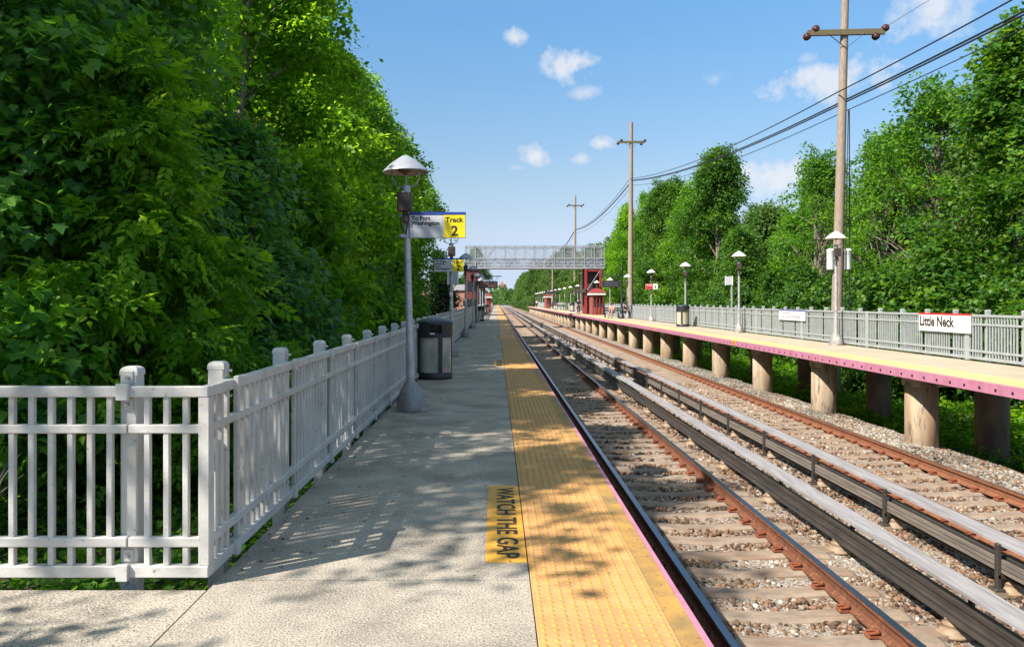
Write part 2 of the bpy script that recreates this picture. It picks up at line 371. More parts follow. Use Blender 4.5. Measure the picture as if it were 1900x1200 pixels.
# ------------------------------------------------------------------ ground
RT = -1.22            # top of the running rails
FZ = .16              # top of the far platform
def gz(x, y):
    if x < -1.7: z = -.55 + .10 * math.sin(x * .9 + y * .31) + .05 * math.sin(y * .8) + max(0, (-x - 4)) * .02
    elif x < 9.7: z = -1.62
    elif x < 12.5: z = -1.66 - .40 * min(1, (x - 9.7) / 1.0) + .05 * math.sin(y)
    else: z = -2.06 + .12 * min(5, x - 12.5) + .08 * math.sin(x + y * .6)
    if y > 350: z = -1.62 if abs(x) > 12 else -1.6
    return z
xs = [-2500, -800, -300, -120, -60, -40, -30, -24, -20, -17, -14, -12, -10, -8.5, -7, -6, -5, -4, -3.2, -2.5, -1.95, -1.6, 0, 4, 8, 9.7, 10.2, 10.7, 11.5, 12.5, 14, 16, 18, 22, 30, 45, 80, 160, 400, 1000, 2500]
ys = [-60, -20, -8] + [i * 1.5 for i in range(-3, 30)] + list(range(46, 130, 6)) + [140, 160, 200, 260, 350, 351, 500, 900, 1600, 3500]
mb = MB(); V = [(x, y, gz(x, y)) for y in ys for x in xs]; nx = len(xs)
F = [(j * nx + i, j * nx + i + 1, (j + 1) * nx + i + 1, (j + 1) * nx + i) for j in range(len(ys) - 1) for i in range(nx - 1)]
mb.add(V, F, 0, True)
g = link('ground', mb.mesh('ground', 'soil')); g['kind'] = 'structure'
# car park surface beyond the left trees
mb = MB(); mb.box(-60, -4.2, 66, 175, -.9, -.38)
M['asphalt'] = mk('asphalt', (.09, .09, .092), (.07, .07, .072), 3, .95, bump=.3)
o = link('car_park', mb.mesh('car_park', 'asphalt')); o['kind'] = 'structure'
# ballast bed
prof = [(.2, -1.62), (.6, -1.56), (1.1, -1.49), (1.4, -1.465), (3.95, -1.465), (4.4, -1.48), (5.1, -1.49), (5.6, -1.465), (8.1, -1.465), (8.5, -1.44), (8.9, -1.50), (9.5, -1.60), (10.1, -1.72)]
mb = MB(); yy = [-6 + i * .6 for i in range(100)] + list(range(54, 600, 6)); n = len(prof)
rb = random.Random(3)
V = [(x, y, z + rb.uniform(-.012, .012)) for y in yy for x, z in prof]
mb.add(V, [(j * n + i, j * n + i + 1, (j + 1) * n + i + 1, (j + 1) * n + i) for j in range(len(yy) - 1) for i in range(n - 1)], 0, True)
o = link('ballast_bed', mb.mesh('ballast_bed', 'ballast')); o['kind'] = 'structure'
def bz(x): return np.interp(x, [p[0] for p in prof], [p[1] for p in prof])
# loose stones
phi = (1 + 5 ** .5) / 2
ico = unit(np.array([(-1, phi, 0), (1, phi, 0), (-1, -phi, 0), (1, -phi, 0), (0, -1, phi), (0, 1, phi), (0, -1, -phi), (0, 1, -phi), (phi, 0, -1), (phi, 0, 1), (-phi, 0, -1), (-phi, 0, 1)], float))
icoF = [(0, 11, 5), (0, 5, 1), (0, 1, 7), (0, 7, 10), (0, 10, 11), (1, 5, 9), (5, 11, 4), (11, 10, 2), (10, 7, 6), (7, 1, 8), (3, 9, 4), (3, 4, 2), (3, 2, 6), (3, 6, 8), (3, 8, 9), (4, 9, 5), (2, 4, 11), (6, 2, 10), (8, 6, 7), (9, 8, 1)]
TIE0, TIES = 7.13, .609
def stones(name, x0, x1, y0, y1, dens, r0, r1, mat, label):
    n = int((x1 - x0) * (y1 - y0) * dens)
    x = rng.uniform(x0, x1, n); y = rng.uniform(y0, y1, n)
    r = rng.uniform(r0, r1, n)
    # keep the tie tops mostly clear
    ph = np.abs((y - TIE0) / TIES - np.round((y - TIE0) / TIES)) * TIES
    ontie = (ph < .15) & (((x > 1.36) & (x < 4.0)) | ((x > 5.48) & (x < 8.12)))
    keep = ~ontie
    x, y, r = x[keep], y[keep], r[keep]; n = len(x)
    z = bz(x) + rng.uniform(-.015, .014, n) + .012 * np.sin(x * 5 + y * 3)
    sc = r[:, None] * rng.uniform(.6, 1.25, (n, 3))
    p = np.stack([x, y, z], 1)
    tint = .38 + .24 * pnoise(p, 1.6, 3) + rng.normal(0, .24, n)
    J = ico * rng.uniform(.75, 1.2, (12, 1))
    o = scatter(name, J, icoF, p, rand_rot(n), sc, tint, mat); tag(o, label, None, None, 'stuff'); return o
stones('ballast_stones', .95, 9.7, 4.5, 13, 520, .018, .036, M['stone'], 'loose brown and grey ballast stones around the concrete ties')
stones('ballast_stones', .95, 9.7, 13, 30, 190, .026, .05, M['stone'], 'loose brown and grey ballast stones around the concrete ties')
stones('ballast_shoulder', 7.95, 9.75, 10, 45, 420, .022, .045, M['stone_grey'], 'clean grey ballast shoulder beside the far rail')

# ------------------------------------------------------------------ railway tracks
def rail_prof(cx, top):
    h = .172; p = [(-.075, -h), (-.075, -h + .012), (-.02, -h + .03), (-.009, -h + .045), (-.009, -.045), (-.036, -.035), (-.036, -.006), (-.028, 0)]
    p = p + [(-a, b) for a, b in p[::-1]]
    return [(cx + a, top + b) for a, b in p]
def track(cx, label, rustm, headm, name='railway_track'):
    t = thing(name, label, 'track', (cx, 0, 0))
    for sx in (-1, 1):
        c = sx * .7525
        mb = MB(); mb.extrude_y(rail_prof(c, RT), -4, 420, 0)
        mb.box(c - .0355, c + .0355, -4, 420, RT - .004, RT + .003, 1)
        part('rail', mb, [rustm, headm], t)
    # tie template: dished in the middle, seats under the rails
    def tie_mb(mb, y, lod=False):
        xsn = [-1.30, -1.22, -1.0, -.86, -.6, -.25, 0, .25, .6, .86, 1.0, 1.22, 1.30]
        top = [-1.46, -1.412, -1.40, -1.392, -1.405, -1.43, -1.436, -1.43, -1.405, -1.392, -1.40, -1.412, -1.46]
        V = []; F = []
        for x, z in zip(xsn, top):
            V += [(x, y - .135, -1.60), (x, y - .125, z - .03), (x, y - .095, z), (x, y + .095, z), (x, y + .125, z - .03), (x, y + .135, -1.60)]
        for i in range(len(xsn) - 1):
            for k in range(5): F.append((i * 6 + k, (i + 1) * 6 + k, (i + 1) * 6 + k + 1, i * 6 + k + 1))
        F += [(0, 1, 2, 3, 4, 5), tuple(range(len(V) - 6, len(V)))[::-1]]
        mb.add(V, F, 0, False)
    tm = MB(); tie_mb(tm, 0); tme = tm.mesh('tie', 'tie')
    cm = MB()
    for s in (-1, 1):
        cm.rbox(-.05, .05, -.045, .045, -1.398, -1.37, .008)
        cm = cm
    cm = MB(); cm.rbox(-.055, .055, -.05, .05, -1.40, -1.365, .01)
    cm.tube([(-.045, -.04, -1.355), (.03, -.045, -1.345), (.055, -.01, -1.345), (.02, .02, -1.345), (.05, .045, -1.345), (-.04, .04, -1.355)], .014, 6)
    cme = cm.mesh('rail_clip', 'clip')
    for k in range(-6, 94):
        y = TIE0 + TIES * k
        o = link('tie', tme, t, (0, y, random.uniform(-.006, .004)), (0, 0, R(random.uniform(-.4, .4))))
        if k < 40:
            for s in (-1, 1):
                for e in (-1, 1):
                    link('rail_clip', cme, o, (s * .7525 + e * .115, 0, 0), (0, 0, 0 if e < 0 else math.pi))
    mb = MB()
    for k in range(94, 560): tie_mb(mb, TIE0 + TIES * k)
    o = part('tie', mb, 'tie', t); o['kind'] = 'stuff'
    return t
track(2.68, 'near railway track with worn rail heads on pale concrete ties beside the platform', 'rust', 'railhead')
track(6.82, 'far railway track with brown rusty rails on concrete ties below the pink platform edge', 'rust_far', 'railhead_rust')

def third_rail(cx, side, label, y0, step, boxside):
    """side: +1 when the supporting brackets stand on the +x side of the conductor rail"""
    t = thing('third_rail', label, 'power rail', (cx, 0, 0))
    mb = MB(); zt = -1.05
    zt = -1.095
    half = [(.034, 0), (.042, -.012), (.042, -.05), (.028, -.062), (.022, -.075), (.022, -.13), (.036, -.142), (.036, -.156), (.026, -.166), (.026, -.185), (.06, -.20), (.06, -.215)]
    mb.extrude_y([(x_, zt + z_) for x_, z_ in half][::-1] + [(-x_, zt + z_) for x_, z_ in half], 0, 400)
    part('conductor_rail', mb, 'third_dark', t)
    mb = MB()
    nseg = 60
    for k in range(nseg):
        a = y0 - 9.8 + k * step * 2.0 * 1.22; b = a + step * 2.0 * 1.22 - .012
        mb.box(-.125, .125, a, b, -.965, -.935)
    part('cover_board', mb, 'cover', t)
    # timber side boards with grooves, on the supporting side
    mb = MB(); xo = side * .105
    for i in range(3 if side < 0 else 0):
        z = -1.235 + i * .048
        mb.box(min(xo, xo + side * .03), max(xo, xo + side * .03), 0, 400, z, z + .038)
    if side < 0: part('side_board', mb, 'third_timber', t)
    bm = MB(); sx = side
    bm.rbox(min(sx * .135, sx * .175), max(sx * .135, sx * .175), -.03, .03, -1.40, -.94, .006)
    bm.rbox(min(0, sx * .15), max(0, sx * .15), -.025, .025, -1.0, -.966, .004)
    bm.rbox(min(0, sx * .17), max(0, sx * .17), -.03, .03, -1.30, -1.255, .004)
    bm.rbox(min(sx * .11, sx * .22), max(sx * .11, sx * .22), -.07, .07, -1.425, -1.395, .006)
    bme = bm.mesh('bracket', 'third_dark')
    im = MB(); im.lathe([(0, -1.30), (.06, -1.30), (.066, -1.318), (.056, -1.326), (.085, -1.345), (.08, -1.37), (.068, -1.38), (.10, -1.40), (.10, -1.42), (.155, -1.428), (.155, -1.455), (0, -1.455)], n=18)
    ime = im.mesh('insulator', 'insulator')
    pm = MB(); pm.box(-.42, .42, -.12, .12, -1.50, -1.425); pme = pm.mesh('support_block', 'tie')
    for k in range(-3, 60):
        y = y0 + k * step
        link('bracket', bme, t, (0, y, 0)); link('insulator', ime, t, (0, y + .04, 0)); link('support_block', pme, t, (0, y + .04, 0))
    return t
third_rail(4.13, 1, 'near power rail under a weathered grey cover board beside the near track', 7.29, 2.436, 1)
third_rail(5.34, -1, 'far power rail under a weathered grey cover board beside the far track', 8.36, 2.436, -1)

# ------------------------------------------------------------------ near platform
PX0, PX1 = -1.56, .985
np_ = thing('station_platform', 'near concrete platform with an orange tactile strip beside the white picket fence', 'platform', (0, 0, 0))
mb = MB()
jy = [-4.0, 4.53, 9.95, 15.4, 20.8, 26.2, 31.6] + [37 + 5.4 * i for i in range(56)]
for a, b in zip(jy[:-1], jy[1:]):
    mb.box(PX0, .185, a + .006, b - .006, -.22, 0)
    mb.box(.19, .945, a + .006, b - .006, -.22, -.012)
mb.box(-7, PX0 - .012, -4, 4.38, -.22, -.003)
mb.box(PX0 + .05, .90, -4, 339, -.45, -.225)
part('deck', mb, 'concrete', np_)
mb = MB(); mb.box(-1.5, .9, -4, 339, -.222, -.02); part('joint_filler', mb, 'joint', np_)
mb = MB(); y = -4.01
while y < 338:
    L = .79 if y < 4 else .61 * 3
    if y < 4.6 < y + L: L = 4.62 - y
    mb.rbox(.192, .836, y + .004, y + L - .004, -.011, .006, .002); y += L
part('tactile_strip', mb, 'tactile', np_)
dv = []; df = []
for r_, z_ in ((.0145, 0), (.0095, .0062)):
    for k in range(8): dv.append((r_ * math.cos(k * math.pi / 4), r_ * math.sin(k * math.pi / 4), z_))
for k in range(8): df.append((k, (k + 1) % 8, 8 + (k + 1) % 8)); df.append((k, 8 + (k + 1) % 8, 8 + k))
for k in range(1, 7): df.append((8, 8 + k, 9 + k))
dp = [(.222 + .0585 * i, .9 + .0585 * j, .0058) for j in range(560) for i in range(11)]
n = len(dp); me = scatter('tactile_dome', dv, df, np.array(dp), np.repeat(np.eye(3)[None], n, 0), np.ones(n), np.ones(n), M['dome'], parent=False)
o = link('tactile_dome', me, np_); o['kind'] = 'stuff'
mb = MB(); mb.box(.838, .95, -4, 338, -.05, .003); part('edge_strip', mb, 'edge_paint', np_)
mb = MB()
for k in range(94): mb.rbox(.951, .987, -3.9 + k * 3.66 + .006 + .9, -3.9 + (k + 1) * 3.66 - .006 + .9, -.2, -.002 + (.004 if k % 2 else 0), .004)
part('edge_board', mb, 'pink', np_)
cmb = MB(); cmb.lathe([(0, 0), (.33, 0), (.33, 1.25), (0, 1.25)], n=24); cme = cmb.mesh('column', 'column')
for k in range(60):
    for x in (.3, -1.1): link('column', cme, np_, (x, 2 + k * 5.2, -1.7))
# gap warnings
wm = MB(); wm.box(0, .25, 0, 2.0, .0012, .0035)
for i, y in enumerate([4.83, 19.4, 34, 48.5, 63, 77.5]):
    w = link('gap_warning', wm.mesh('gap_warning', 'decal') if i == 0 else w.data, np_, (-.066, y, 0))
    if i == 0: tl = lettering('WATCH THE GAP', w, 'ink', .07, .068, width=1.86, height=.142, loc=(0, 2.0, .004), rot=(0, 0, -math.pi / 2), bold=.018)
    else: link('lettering', tl.data, w, tl.location, tl.rotation_euler)

# ------------------------------------------------------------------ far platform
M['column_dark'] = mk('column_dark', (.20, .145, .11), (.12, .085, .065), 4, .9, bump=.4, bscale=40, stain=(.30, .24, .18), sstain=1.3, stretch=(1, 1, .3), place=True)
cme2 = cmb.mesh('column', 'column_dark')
fp = thing('station_platform', 'far raised platform with a pink edge board standing on round concrete columns', 'platform', (0, 0, 0))
mb = MB()
for k in range(42): mb.box(8.55, 11.32, 1.0 + k * 5.2 + .005, 1 + (k + 1) * 5.2 - .005, FZ - .2, FZ)
for k in range(41): mb.rbox(8.85, 11.15, 7.0 + k * 5.2 - .28, 7.0 + k * 5.2 + .28, FZ - .42, FZ - .202, .02)
part('deck', mb, 'concrete_far', fp)
mb = MB(); mb.box(8.552, 9.30, 1, 219.4, FZ, FZ + .006); part('tactile_strip', mb, 'yellow_far', fp)
mb = MB(); bb = MB(); y = 9.43; ks = [y + 3.66 * k for k in range(-2, 58)]
for a in ks:
    mb.rbox(8.505, 8.548, a + .008, a + 3.652, FZ - .195, FZ - .004 + random.uniform(-.004, .002), .004)
    for j in range(8): bb.lathe([(0, 0), (.022, 0), (.022, .012), (0, .014)], n=8)
    for j in range(8):
        yy_ = a + .22 + j * .46
        bb.v[-0:] if False else None
part('edge_board', mb, 'pink', fp)
bt = MB(); bt.tube([(8.506, 0, 0), (8.494, 0, 0)], .026, 10)
btm = bt.mesh('bolt', 'bolt')
eb = fp.children[-1]
cnt = 0
for a in ks:
    for j in range(8):
        if a + .22 + j * .46 > 11 and cnt < 100:
            link('bolt', btm, eb, (0, a + .22 + j * .46, FZ - .115)); cnt += 1
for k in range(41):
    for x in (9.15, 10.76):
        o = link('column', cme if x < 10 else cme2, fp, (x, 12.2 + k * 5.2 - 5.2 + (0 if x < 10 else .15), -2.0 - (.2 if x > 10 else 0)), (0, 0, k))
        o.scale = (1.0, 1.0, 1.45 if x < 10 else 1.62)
gm = MB(); gm.box(8.488, 8.503, -.16, .16, FZ - .15, FZ - .02); gm.box(8.50, 8.60, -.16, .16, FZ - .02, FZ + .009)
for k, y in enumerate([28.9, 43.5, 58, 72.5]):
    w = link('gap_warning', gm.mesh('gap_warning', 'decal') if k == 0 else w.data, fp, (0, y, 0))
    if k == 0: gl = lettering('GAP', w, 'ink', -.11, 0, width=.22, height=.07, loc=(8.486, 0, FZ - .12), rot=(R(90), 0, R(-90)), bold=.02)
    else: link('lettering', gl.data, w, gl.location, gl.rotation_euler)

# ------------------------------------------------------------------ fences
RAILS = ((1.035, 1.094), (.836, .884), (.213, .267), (.047, .112))
def rails_mb(L, x0=.0, dpt=.045, gap=.004):
    mb = MB()
    for i, (a, b) in enumerate(RAILS):
        e = dpt / 2 + (.006 if i in (0, 3) else 0)
        mb.rbox(x0 + gap, L - gap, -e, e, a, b, .005)
    return mb
def picket_mb(mb, x, c=.004, r=.0165):
    mb.rbox(x - r, x + r, -r, r, RAILS[3][1] - .002, RAILS[0][0] + .002, c)
def post_mb(s, down=.9):
    mb = MB(); y = s * .078; w = .048
    mb.rbox(-w, w, y - w, y + w, -down, 1.165, .008)
    mb.add([], [])
    V = []; F = []
    for k, (r, z) in enumerate(((.050, 1.150), (.050, 1.172), (.044, 1.188), (.028, 1.198))):
        V += [(-r, y - r, z), (r, y - r, z), (r, y + r, z), (-r, y + r, z)]
    for k in range(3):
        for j in range(4): F.append((k * 4 + j, k * 4 + (j + 1) % 4, k * 4 + 4 + (j + 1) % 4, k * 4 + 4 + j))
    F.append((12, 13, 14, 15)); mb.add(V, F)
    return mb
def brkt_mb(s, z):
    mb = MB()
    for z in (z,):
        mb.rbox(-.03, .034, -s * .048 - .006 if s > 0 else .024, -.024 if s > 0 else .054, z - .045, z + .045, .003)
        for dz in (-.075, .075):
            ya, yb = (s * .022, s * .030)
            mb.rbox(-.028, .030, min(ya, yb) - (.0 if s > 0 else .0), max(ya, yb), z + dz - .035, z + dz + .035, .003)
            mb.tube([(0, s * .022, z + dz), (0, -s * .004, z + dz)], .010, 6, mi=1)
    return mb
# front return, local +x runs to the left of the picture
ff = thing('picket_fence', 'short white metal fence return facing the camera at the left edge of the picture', 'fence', (-1.573, 4.452, 0), math.pi)
mb = MB()
mb.rbox(0, .06, -.0255, .0255, .047 + .065, 1.035, .004)
mbp = MB(); picket_mb(mbp, 0); pme = mbp.mesh('picket', 'fence')
pan = part('panel', rails_mb(.45), 'fence', ff); part('end_stile', mb, 'fence', pan)
for k in range(3): link('picket', pme, pan, (.134 + k * .1056, 0, 0))
pan = part('panel', rails_mb(2.2, .45), 'fence', ff)
for k in range(14): link('picket', pme, pan, (.552 + k * .1076, 0, 0))
pan = part('panel', rails_mb(4.0, 2.2), 'fence', ff)
for k in range(16): link('picket', pme, pan, (2.3 + k * .1076, 0, 0))
for k, x in enumerate((.466, 2.2)):
    p = part('post', post_mb(-1), 'fence', ff, (x, 0, 0))
    for z in (1.065, .08): part('bracket', brkt_mb(-1, z), ['fence', 'steel_bright'], p)
# long run beside the near platform; local +x runs away from the camera
PL = 1.402
sf = thing('picket_fence', 'long white metal picket fence running along the left side of the near platform', 'fence', (-1.602, 4.47, 0), math.pi / 2)
rme = rails_mb(PL).mesh('panel', 'fence')
pim = None
full = rails_mb(PL)
for j in range(12): picket_mb(full, .108 + j * .1076, 0.003)
fme = full.mesh('panel', 'fence')
r1 = MB(); r1.rbox(0, .05, -.0255, .0255, .112, 1.035, .004); st = None
for k in range(98):
    if k < 5:
        x0 = -PL + .42 if k == 0 else None
        if k == 0:
            pan = part('panel', rails_mb(.41), 'fence', sf)
            part('end_stile', r1, 'fence', pan)
            for j in range(3): link('picket', pme, pan, (.12 + j * .1, 0, 0))
        else:
            pan = link('panel', rme, sf, (.41 + (k - 1) * PL, 0, 0))
            for j in range(12): link('picket', pme, pan, (.108 + j * .1076, 0, 0))
    else:
        link('panel', fme, sf, (.41 + (k - 1) * PL, 0, 0))
pom = post_mb(1).mesh('post', 'fence'); brm = [brkt_mb(1, z).mesh('bracket', ['fence', 'steel_bright']) for z in (1.065, .08)]
for k in range(98):
    p = link('post', pom, sf, (.41 + k * PL, 0, random.uniform(-.012, .012)), (0, R(random.uniform(-.4, .4)), 0))
    if k < 10:
        for bm_ in brm: link('bracket', bm_, p)
# second run far down the platform
sf2 = thing('picket_fence', 'far end of the pale fence beyond the footbridge on the near platform', 'fence', (-1.602, 4.47 + .41 + 97 * PL, 0), math.pi / 2)
mb = MB()
for k in range(66):
    for a, b in RAILS: mb.box(k * 3 + .01, k * 3 + 2.99, -.02, .02, a, b)
    for j in range(20): mb.box(k * 3 + .08 + j * .145, k * 3 + .115 + j * .145, -.015, .015, .112, 1.035)
part('panel', mb, 'fence', sf2)
# far platform fence
rf = thing('picket_fence', 'long grey metal picket fence along the back of the far platform', 'fence', (11.2, 14.0, FZ), math.pi / 2)
L = 5.2
mb = rails_mb(L, dpt=.05)
mb.rbox(.0, .085, -.03, .03, .02, 1.10, .005); mb.rbox(L - .085, L - .004, -.03, .03, .02, 1.10, .005)
for j in range(46):
    x = .15 + j * .1076
    if abs((x - .65) / 1.3 - round((x - .65) / 1.3)) * 1.3 < .04: continue
    picket_mb(mb, x, .003, .015)
pm_ = mb.mesh('panel', 'fence_grey')
for k in range(39): link('panel', pm_, rf, (k * L, 0, 0))
prm = post_mb(-1, .5).mesh('post', 'fence_grey')
prm2 = MB(); q = post_mb(-1, .5)
for k in range(156):
    x = .65 + k * 1.3
    if k < 100: link('post', prm, rf, (x, 0, random.uniform(-.01, .015)))
    else: prm2.add([(a + x, b, c) for a, b, c in q.v], q.f)
o = part('post', prm2, 'fence_grey', rf); o['kind'] = 'stuff'

# ------------------------------------------------------------------ lamp posts
def lamp(label, topm, group, name='lamp_post'):
    t = thing(name, label, 'lamp post', (0, 0, 0), 0, group)
    mb = MB()
    mb.lathe([(0, 0), (.215, 0), (.215, .03), (.20, .13), (.17, .24), (.13, .33), (.085, .40), (.06, .43), (.05, .44)], n=24)
    mb.lathe([(.0, 0), (.150, .0), (.150, .04), (.14, .15), (.105, .25), (.04, .31), (0, .32)], (.03, -.105, 0), n=20)
    mb.lathe([(.226, .0), (.226, .035), (.21, .04)], n=24)
    part('base', mb, 'cast', t)
    mb = MB(); mb.tube([(0, 0, .40), (0, 0, 3.12)], [.052, .046], 16); mb.tube([(0, 0, .42), (0, 0, .95)], [.062, .058], 16)
    part('pole', mb, 'steel', t)
    mb = MB(); mb.tube([(0, 0, 3.05), (0, 0, 3.21)], .062, 14); mb.tube([(0, 0, 3.21), (0, 0, 3.36)], .012, 6); part('collar', mb, 'steel', t)
    mb = MB()
    for s in (-1, 1):
        mb.tube([(s * .04, 0, 3.20), (s * .10, 0, 3.195), (s * .155, 0, 3.225), (s * .19, 0, 3.30), (s * .205, 0, 3.43)], .010, 8)
    part('bracket', mb, 'steel', t)
    sh = MB(); sh.lathe([(.001, .236), (.03, .232), (.06, .218), (.11, .186), (.17, .146), (.23, .10), (.28, .052), (.315, .016), (.328, 0), (.328, -.012), (.318, -.012)], (0, 0, 3.41), n=40, mi=0)
    sh.lathe([(.318, -.012), (.29, .004), (.16, .075), (.0, .085)], (0, 0, 3.41), n=40, mi=1)
    part('shade', sh, [topm, 'shade_under'], t)
    mb = MB(); mb.lathe([(.125, .05), (.12, .02), (.085, -.005), (.04, -.025), (.015, -.05), (0, -.06)], (0, 0, 3.41), n=24); part('reflector', mb, 'reflector', t)
    mb = MB(); mb.rbox(-.10, .10, -.17, -.05, 2.83, 3.10, .012); mb.tube([(-.02, -.08, 2.85), (-.075, -.09, 2.72), (-.06, -.075, 2.60), (0, -.06, 2.52), (.02, -.06, 2.66), (.03, -.09, 2.84)], .011, 6)
    mb.rbox(-.045, .045, -.11, -.045, 2.68, 2.80, .008)
    b = part('control_box', mb, 'dark_box', t)
    return t
LG = 'lamp posts with cone shades along the near platform'
l0 = lamp('nearest grey lamp post with cone shade carrying the larger track sign', 'shade_top', LG)
l0.location = (-1.215, 11.55, 0); l0.rotation_euler = (R(.3), R(-1.3), R(-8))
ny = [22.9, 34.9, 46.8, 59.5, 72, 84, 96, 108, 120, 133, 146, 160]
for i, y in enumerate(ny):
    x = [-1.27, -1.33, -1.36, -1.42][min(i, 3)]
    lab = 'grey lamp post with cone shade, %s along the near platform' % ORD[i + 1]
    if i == 0: lab = 'second grey lamp post from the camera, carrying the smaller track sign'
    c = copy_tree(l0, None, (x, y, 0), R(random.uniform(-20, 20)), lab)
    c.rotation_euler = (R(random.uniform(-.3, .3)), R(random.uniform(-.4, .4)), R(random.uniform(-14, 10)))
RG = 'lamp posts with white cone shades along the far platform'
r0 = lamp('nearest white-shaded lamp post on the far platform in front of the big utility pole', 'shade_white', RG)
r0.location = (10.88, 25.9, FZ)
for i in range(1, 20):
    y = 25.9 + 10.25 * i
    lab = 'white-shaded lamp post, %s from the camera on the far platform' % ORD[i]
    copy_tree(r0, None, (10.85, y, FZ), R(random.uniform(-30, 30)), lab)

# ------------------------------------------------------------------ litter bins
def bin_(label, panel, loc, rz=0):
    t = thing('litter_bin', label, 'trash can', loc, rz, 'round black-topped litter bins')
    mb = MB(); mb.lathe([(0, 0), (.345, 0), (.355, .02), (.355, .13), (.34, .14), (0, .14)], n=32); part('base', mb, 'black', t)
    mb = MB(); mb.lathe([(.325, .13), (.325, .86)], n=36); part('side_panel', mb, panel, t)
    mb = MB()
    for k in range(4):
        a = math.pi / 4 + k * math.pi / 2 - .22
        V = []; F = []
        for j in range(4):
            b = a + (j - 1.5) * .075
            for z in (.10, .88):
                for r in (.325, .352): V.append((r * math.cos(b), r * math.sin(b), z))
        for j in range(3): F += [(j * 4 + 1, j * 4 + 5, j * 4 + 7, j * 4 + 3), (j * 4, j * 4 + 2, j * 4 + 6, j * 4 + 4)]
        F += [(0, 1, 3, 2), (12, 14, 15, 13)]
        mb = MB(); mb.add(V, F); part('frame', mb, 'black', t)
    # hood ring with two cut openings, drawn as wall segments between them
    mb = MB(); n = 40; op = lambda k: (k % 20) in (10, 11, 12, 13)
    for k in range(n):
        a, b = 2 * math.pi * k / n, 2 * math.pi * (k + 1) / n
        rows = [(.84, .355), (.90, .362), (1.13, .362)] if not op(k) else None
        def quad(z0, z1, r=.36, r2=.33):
            V = [(q * math.cos(t_), q * math.sin(t_), z) for q in (r, r2) for t_, z in ((a, z0), (b, z0), (b, z1), (a, z1))]
            mb.add(V, [(0, 1, 2, 3), (7, 6, 5, 4), (0, 4, 5, 1), (2, 6, 7, 3), (1, 5, 6, 2), (3, 7, 4, 0)])
        if op(k): quad(.84, .93); quad(1.09, 1.13)
        else: quad(.84, 1.13)
    part('hood', mb, 'black', t)
    mb = MB(); mb.lathe([(0, .86), (.30, .86), (.30, 1.12)], n=24); part('liner', mb, 'ink', t)
    mb = MB(); mb.lathe([(.372, 1.118), (.372, 1.14), (.33, 1.17), (.22, 1.205), (.1, 1.225), (0, 1.23)], n=36); mb.lathe([(.372, 1.118), (0, 1.118)], n=36); part('lid', mb, 'navy_black', t)
    mb = MB(); mb.box(-.01, .085, -.367, -.362, .905, .935); part('sticker', mb, 'white', t)
    return t
b0 = bin_('black-topped litter bin with dirty clear sides beside the nearest lamp post', 'bin_panel', (-1.24, 16.35, 0), R(-10))
copy_tree(b0, None, (-1.30, 63.5, 0), R(20), 'small black-topped litter bin farther along the near platform')
copy_tree(b0, None, (-1.25, 100, 0), R(60), 'black litter bin beyond the footbridge on the near platform')
b1 = bin_('black-topped litter bin with beige stone sides on the far platform by the fence', 'bin_stone', (10.35, 44.9, FZ), R(35))
copy_tree(b1, None, (10.5, 112, FZ), 0, 'beige litter bin just past the red stair tower on the far platform')
copy_tree(b1, None, (10.4, 143, FZ), 0, 'beige litter bin near the distant end of the far platform')

# ------------------------------------------------------------------ signs
def track_sign(label, w, h, loc, body, lines_h, rz=0, k=.385):
    t = thing('track_sign', label, 'sign', loc, rz, 'yellow and grey track signs')
    mb = MB(); mb.rbox(0, w, -.02, .02, 0, h - .03, .003); part('panel', mb, 'sign_white', t)
    mb = MB(); mb.rbox(-.004, w + .004, -.026, .026, h - .04, h, .003); part('top_strip', mb, 'blue', t)
    mb = MB(); mb.rbox(w * (1 - k), w - .004, -.0235, .0235, .003, h - .041, .001); y = part('number_panel', mb, 'sign_yellow', t)
    kw = w * k
    lettering('Track', y, 'ink', w - kw + kw * .06, 0, width=kw * .86, height=h * .205, loc=(0, -.0245, h * .60), rot=(R(90), 0, 0), bold=.035, depth=0)
    lettering('2', y, 'ink', w - kw + kw * .33, 0, width=kw * .33, height=h * .40, loc=(0, -.0245, h * .075), rot=(R(90), 0, 0), bold=.03, depth=0)
    lettering(body, t, 'ink', w * .022, 0, height=lines_h * h, width=w * .51, loc=(0, -.0215, h * (.845 - lines_h)), rot=(R(90), 0, 0), bold=.035, depth=0)
    for z in (.02, h - .06):
        mb = MB(); mb.rbox(-.075, .0, -.012, .012, z, z + .02, .002); mb.lathe([(.056, z - .01), (.056, z + .03), (.05, z + .03)], (-.105, 0, 0), n=14); part('clamp', mb, 'steel', t)
    return t
track_sign('larger track sign reading To Port Washington on the nearest lamp post', .79, .365, (-1.228, 11.50, 2.46), 'To Port\nWashington', .40, R(-1))
track_sign('smaller track sign reading To Great Neck and Port Washington on the second lamp post', .83, .385, (-1.75, 22.78, 2.39), 'To Great\nNeck &\nPort\nWashington', .74, k=.37)
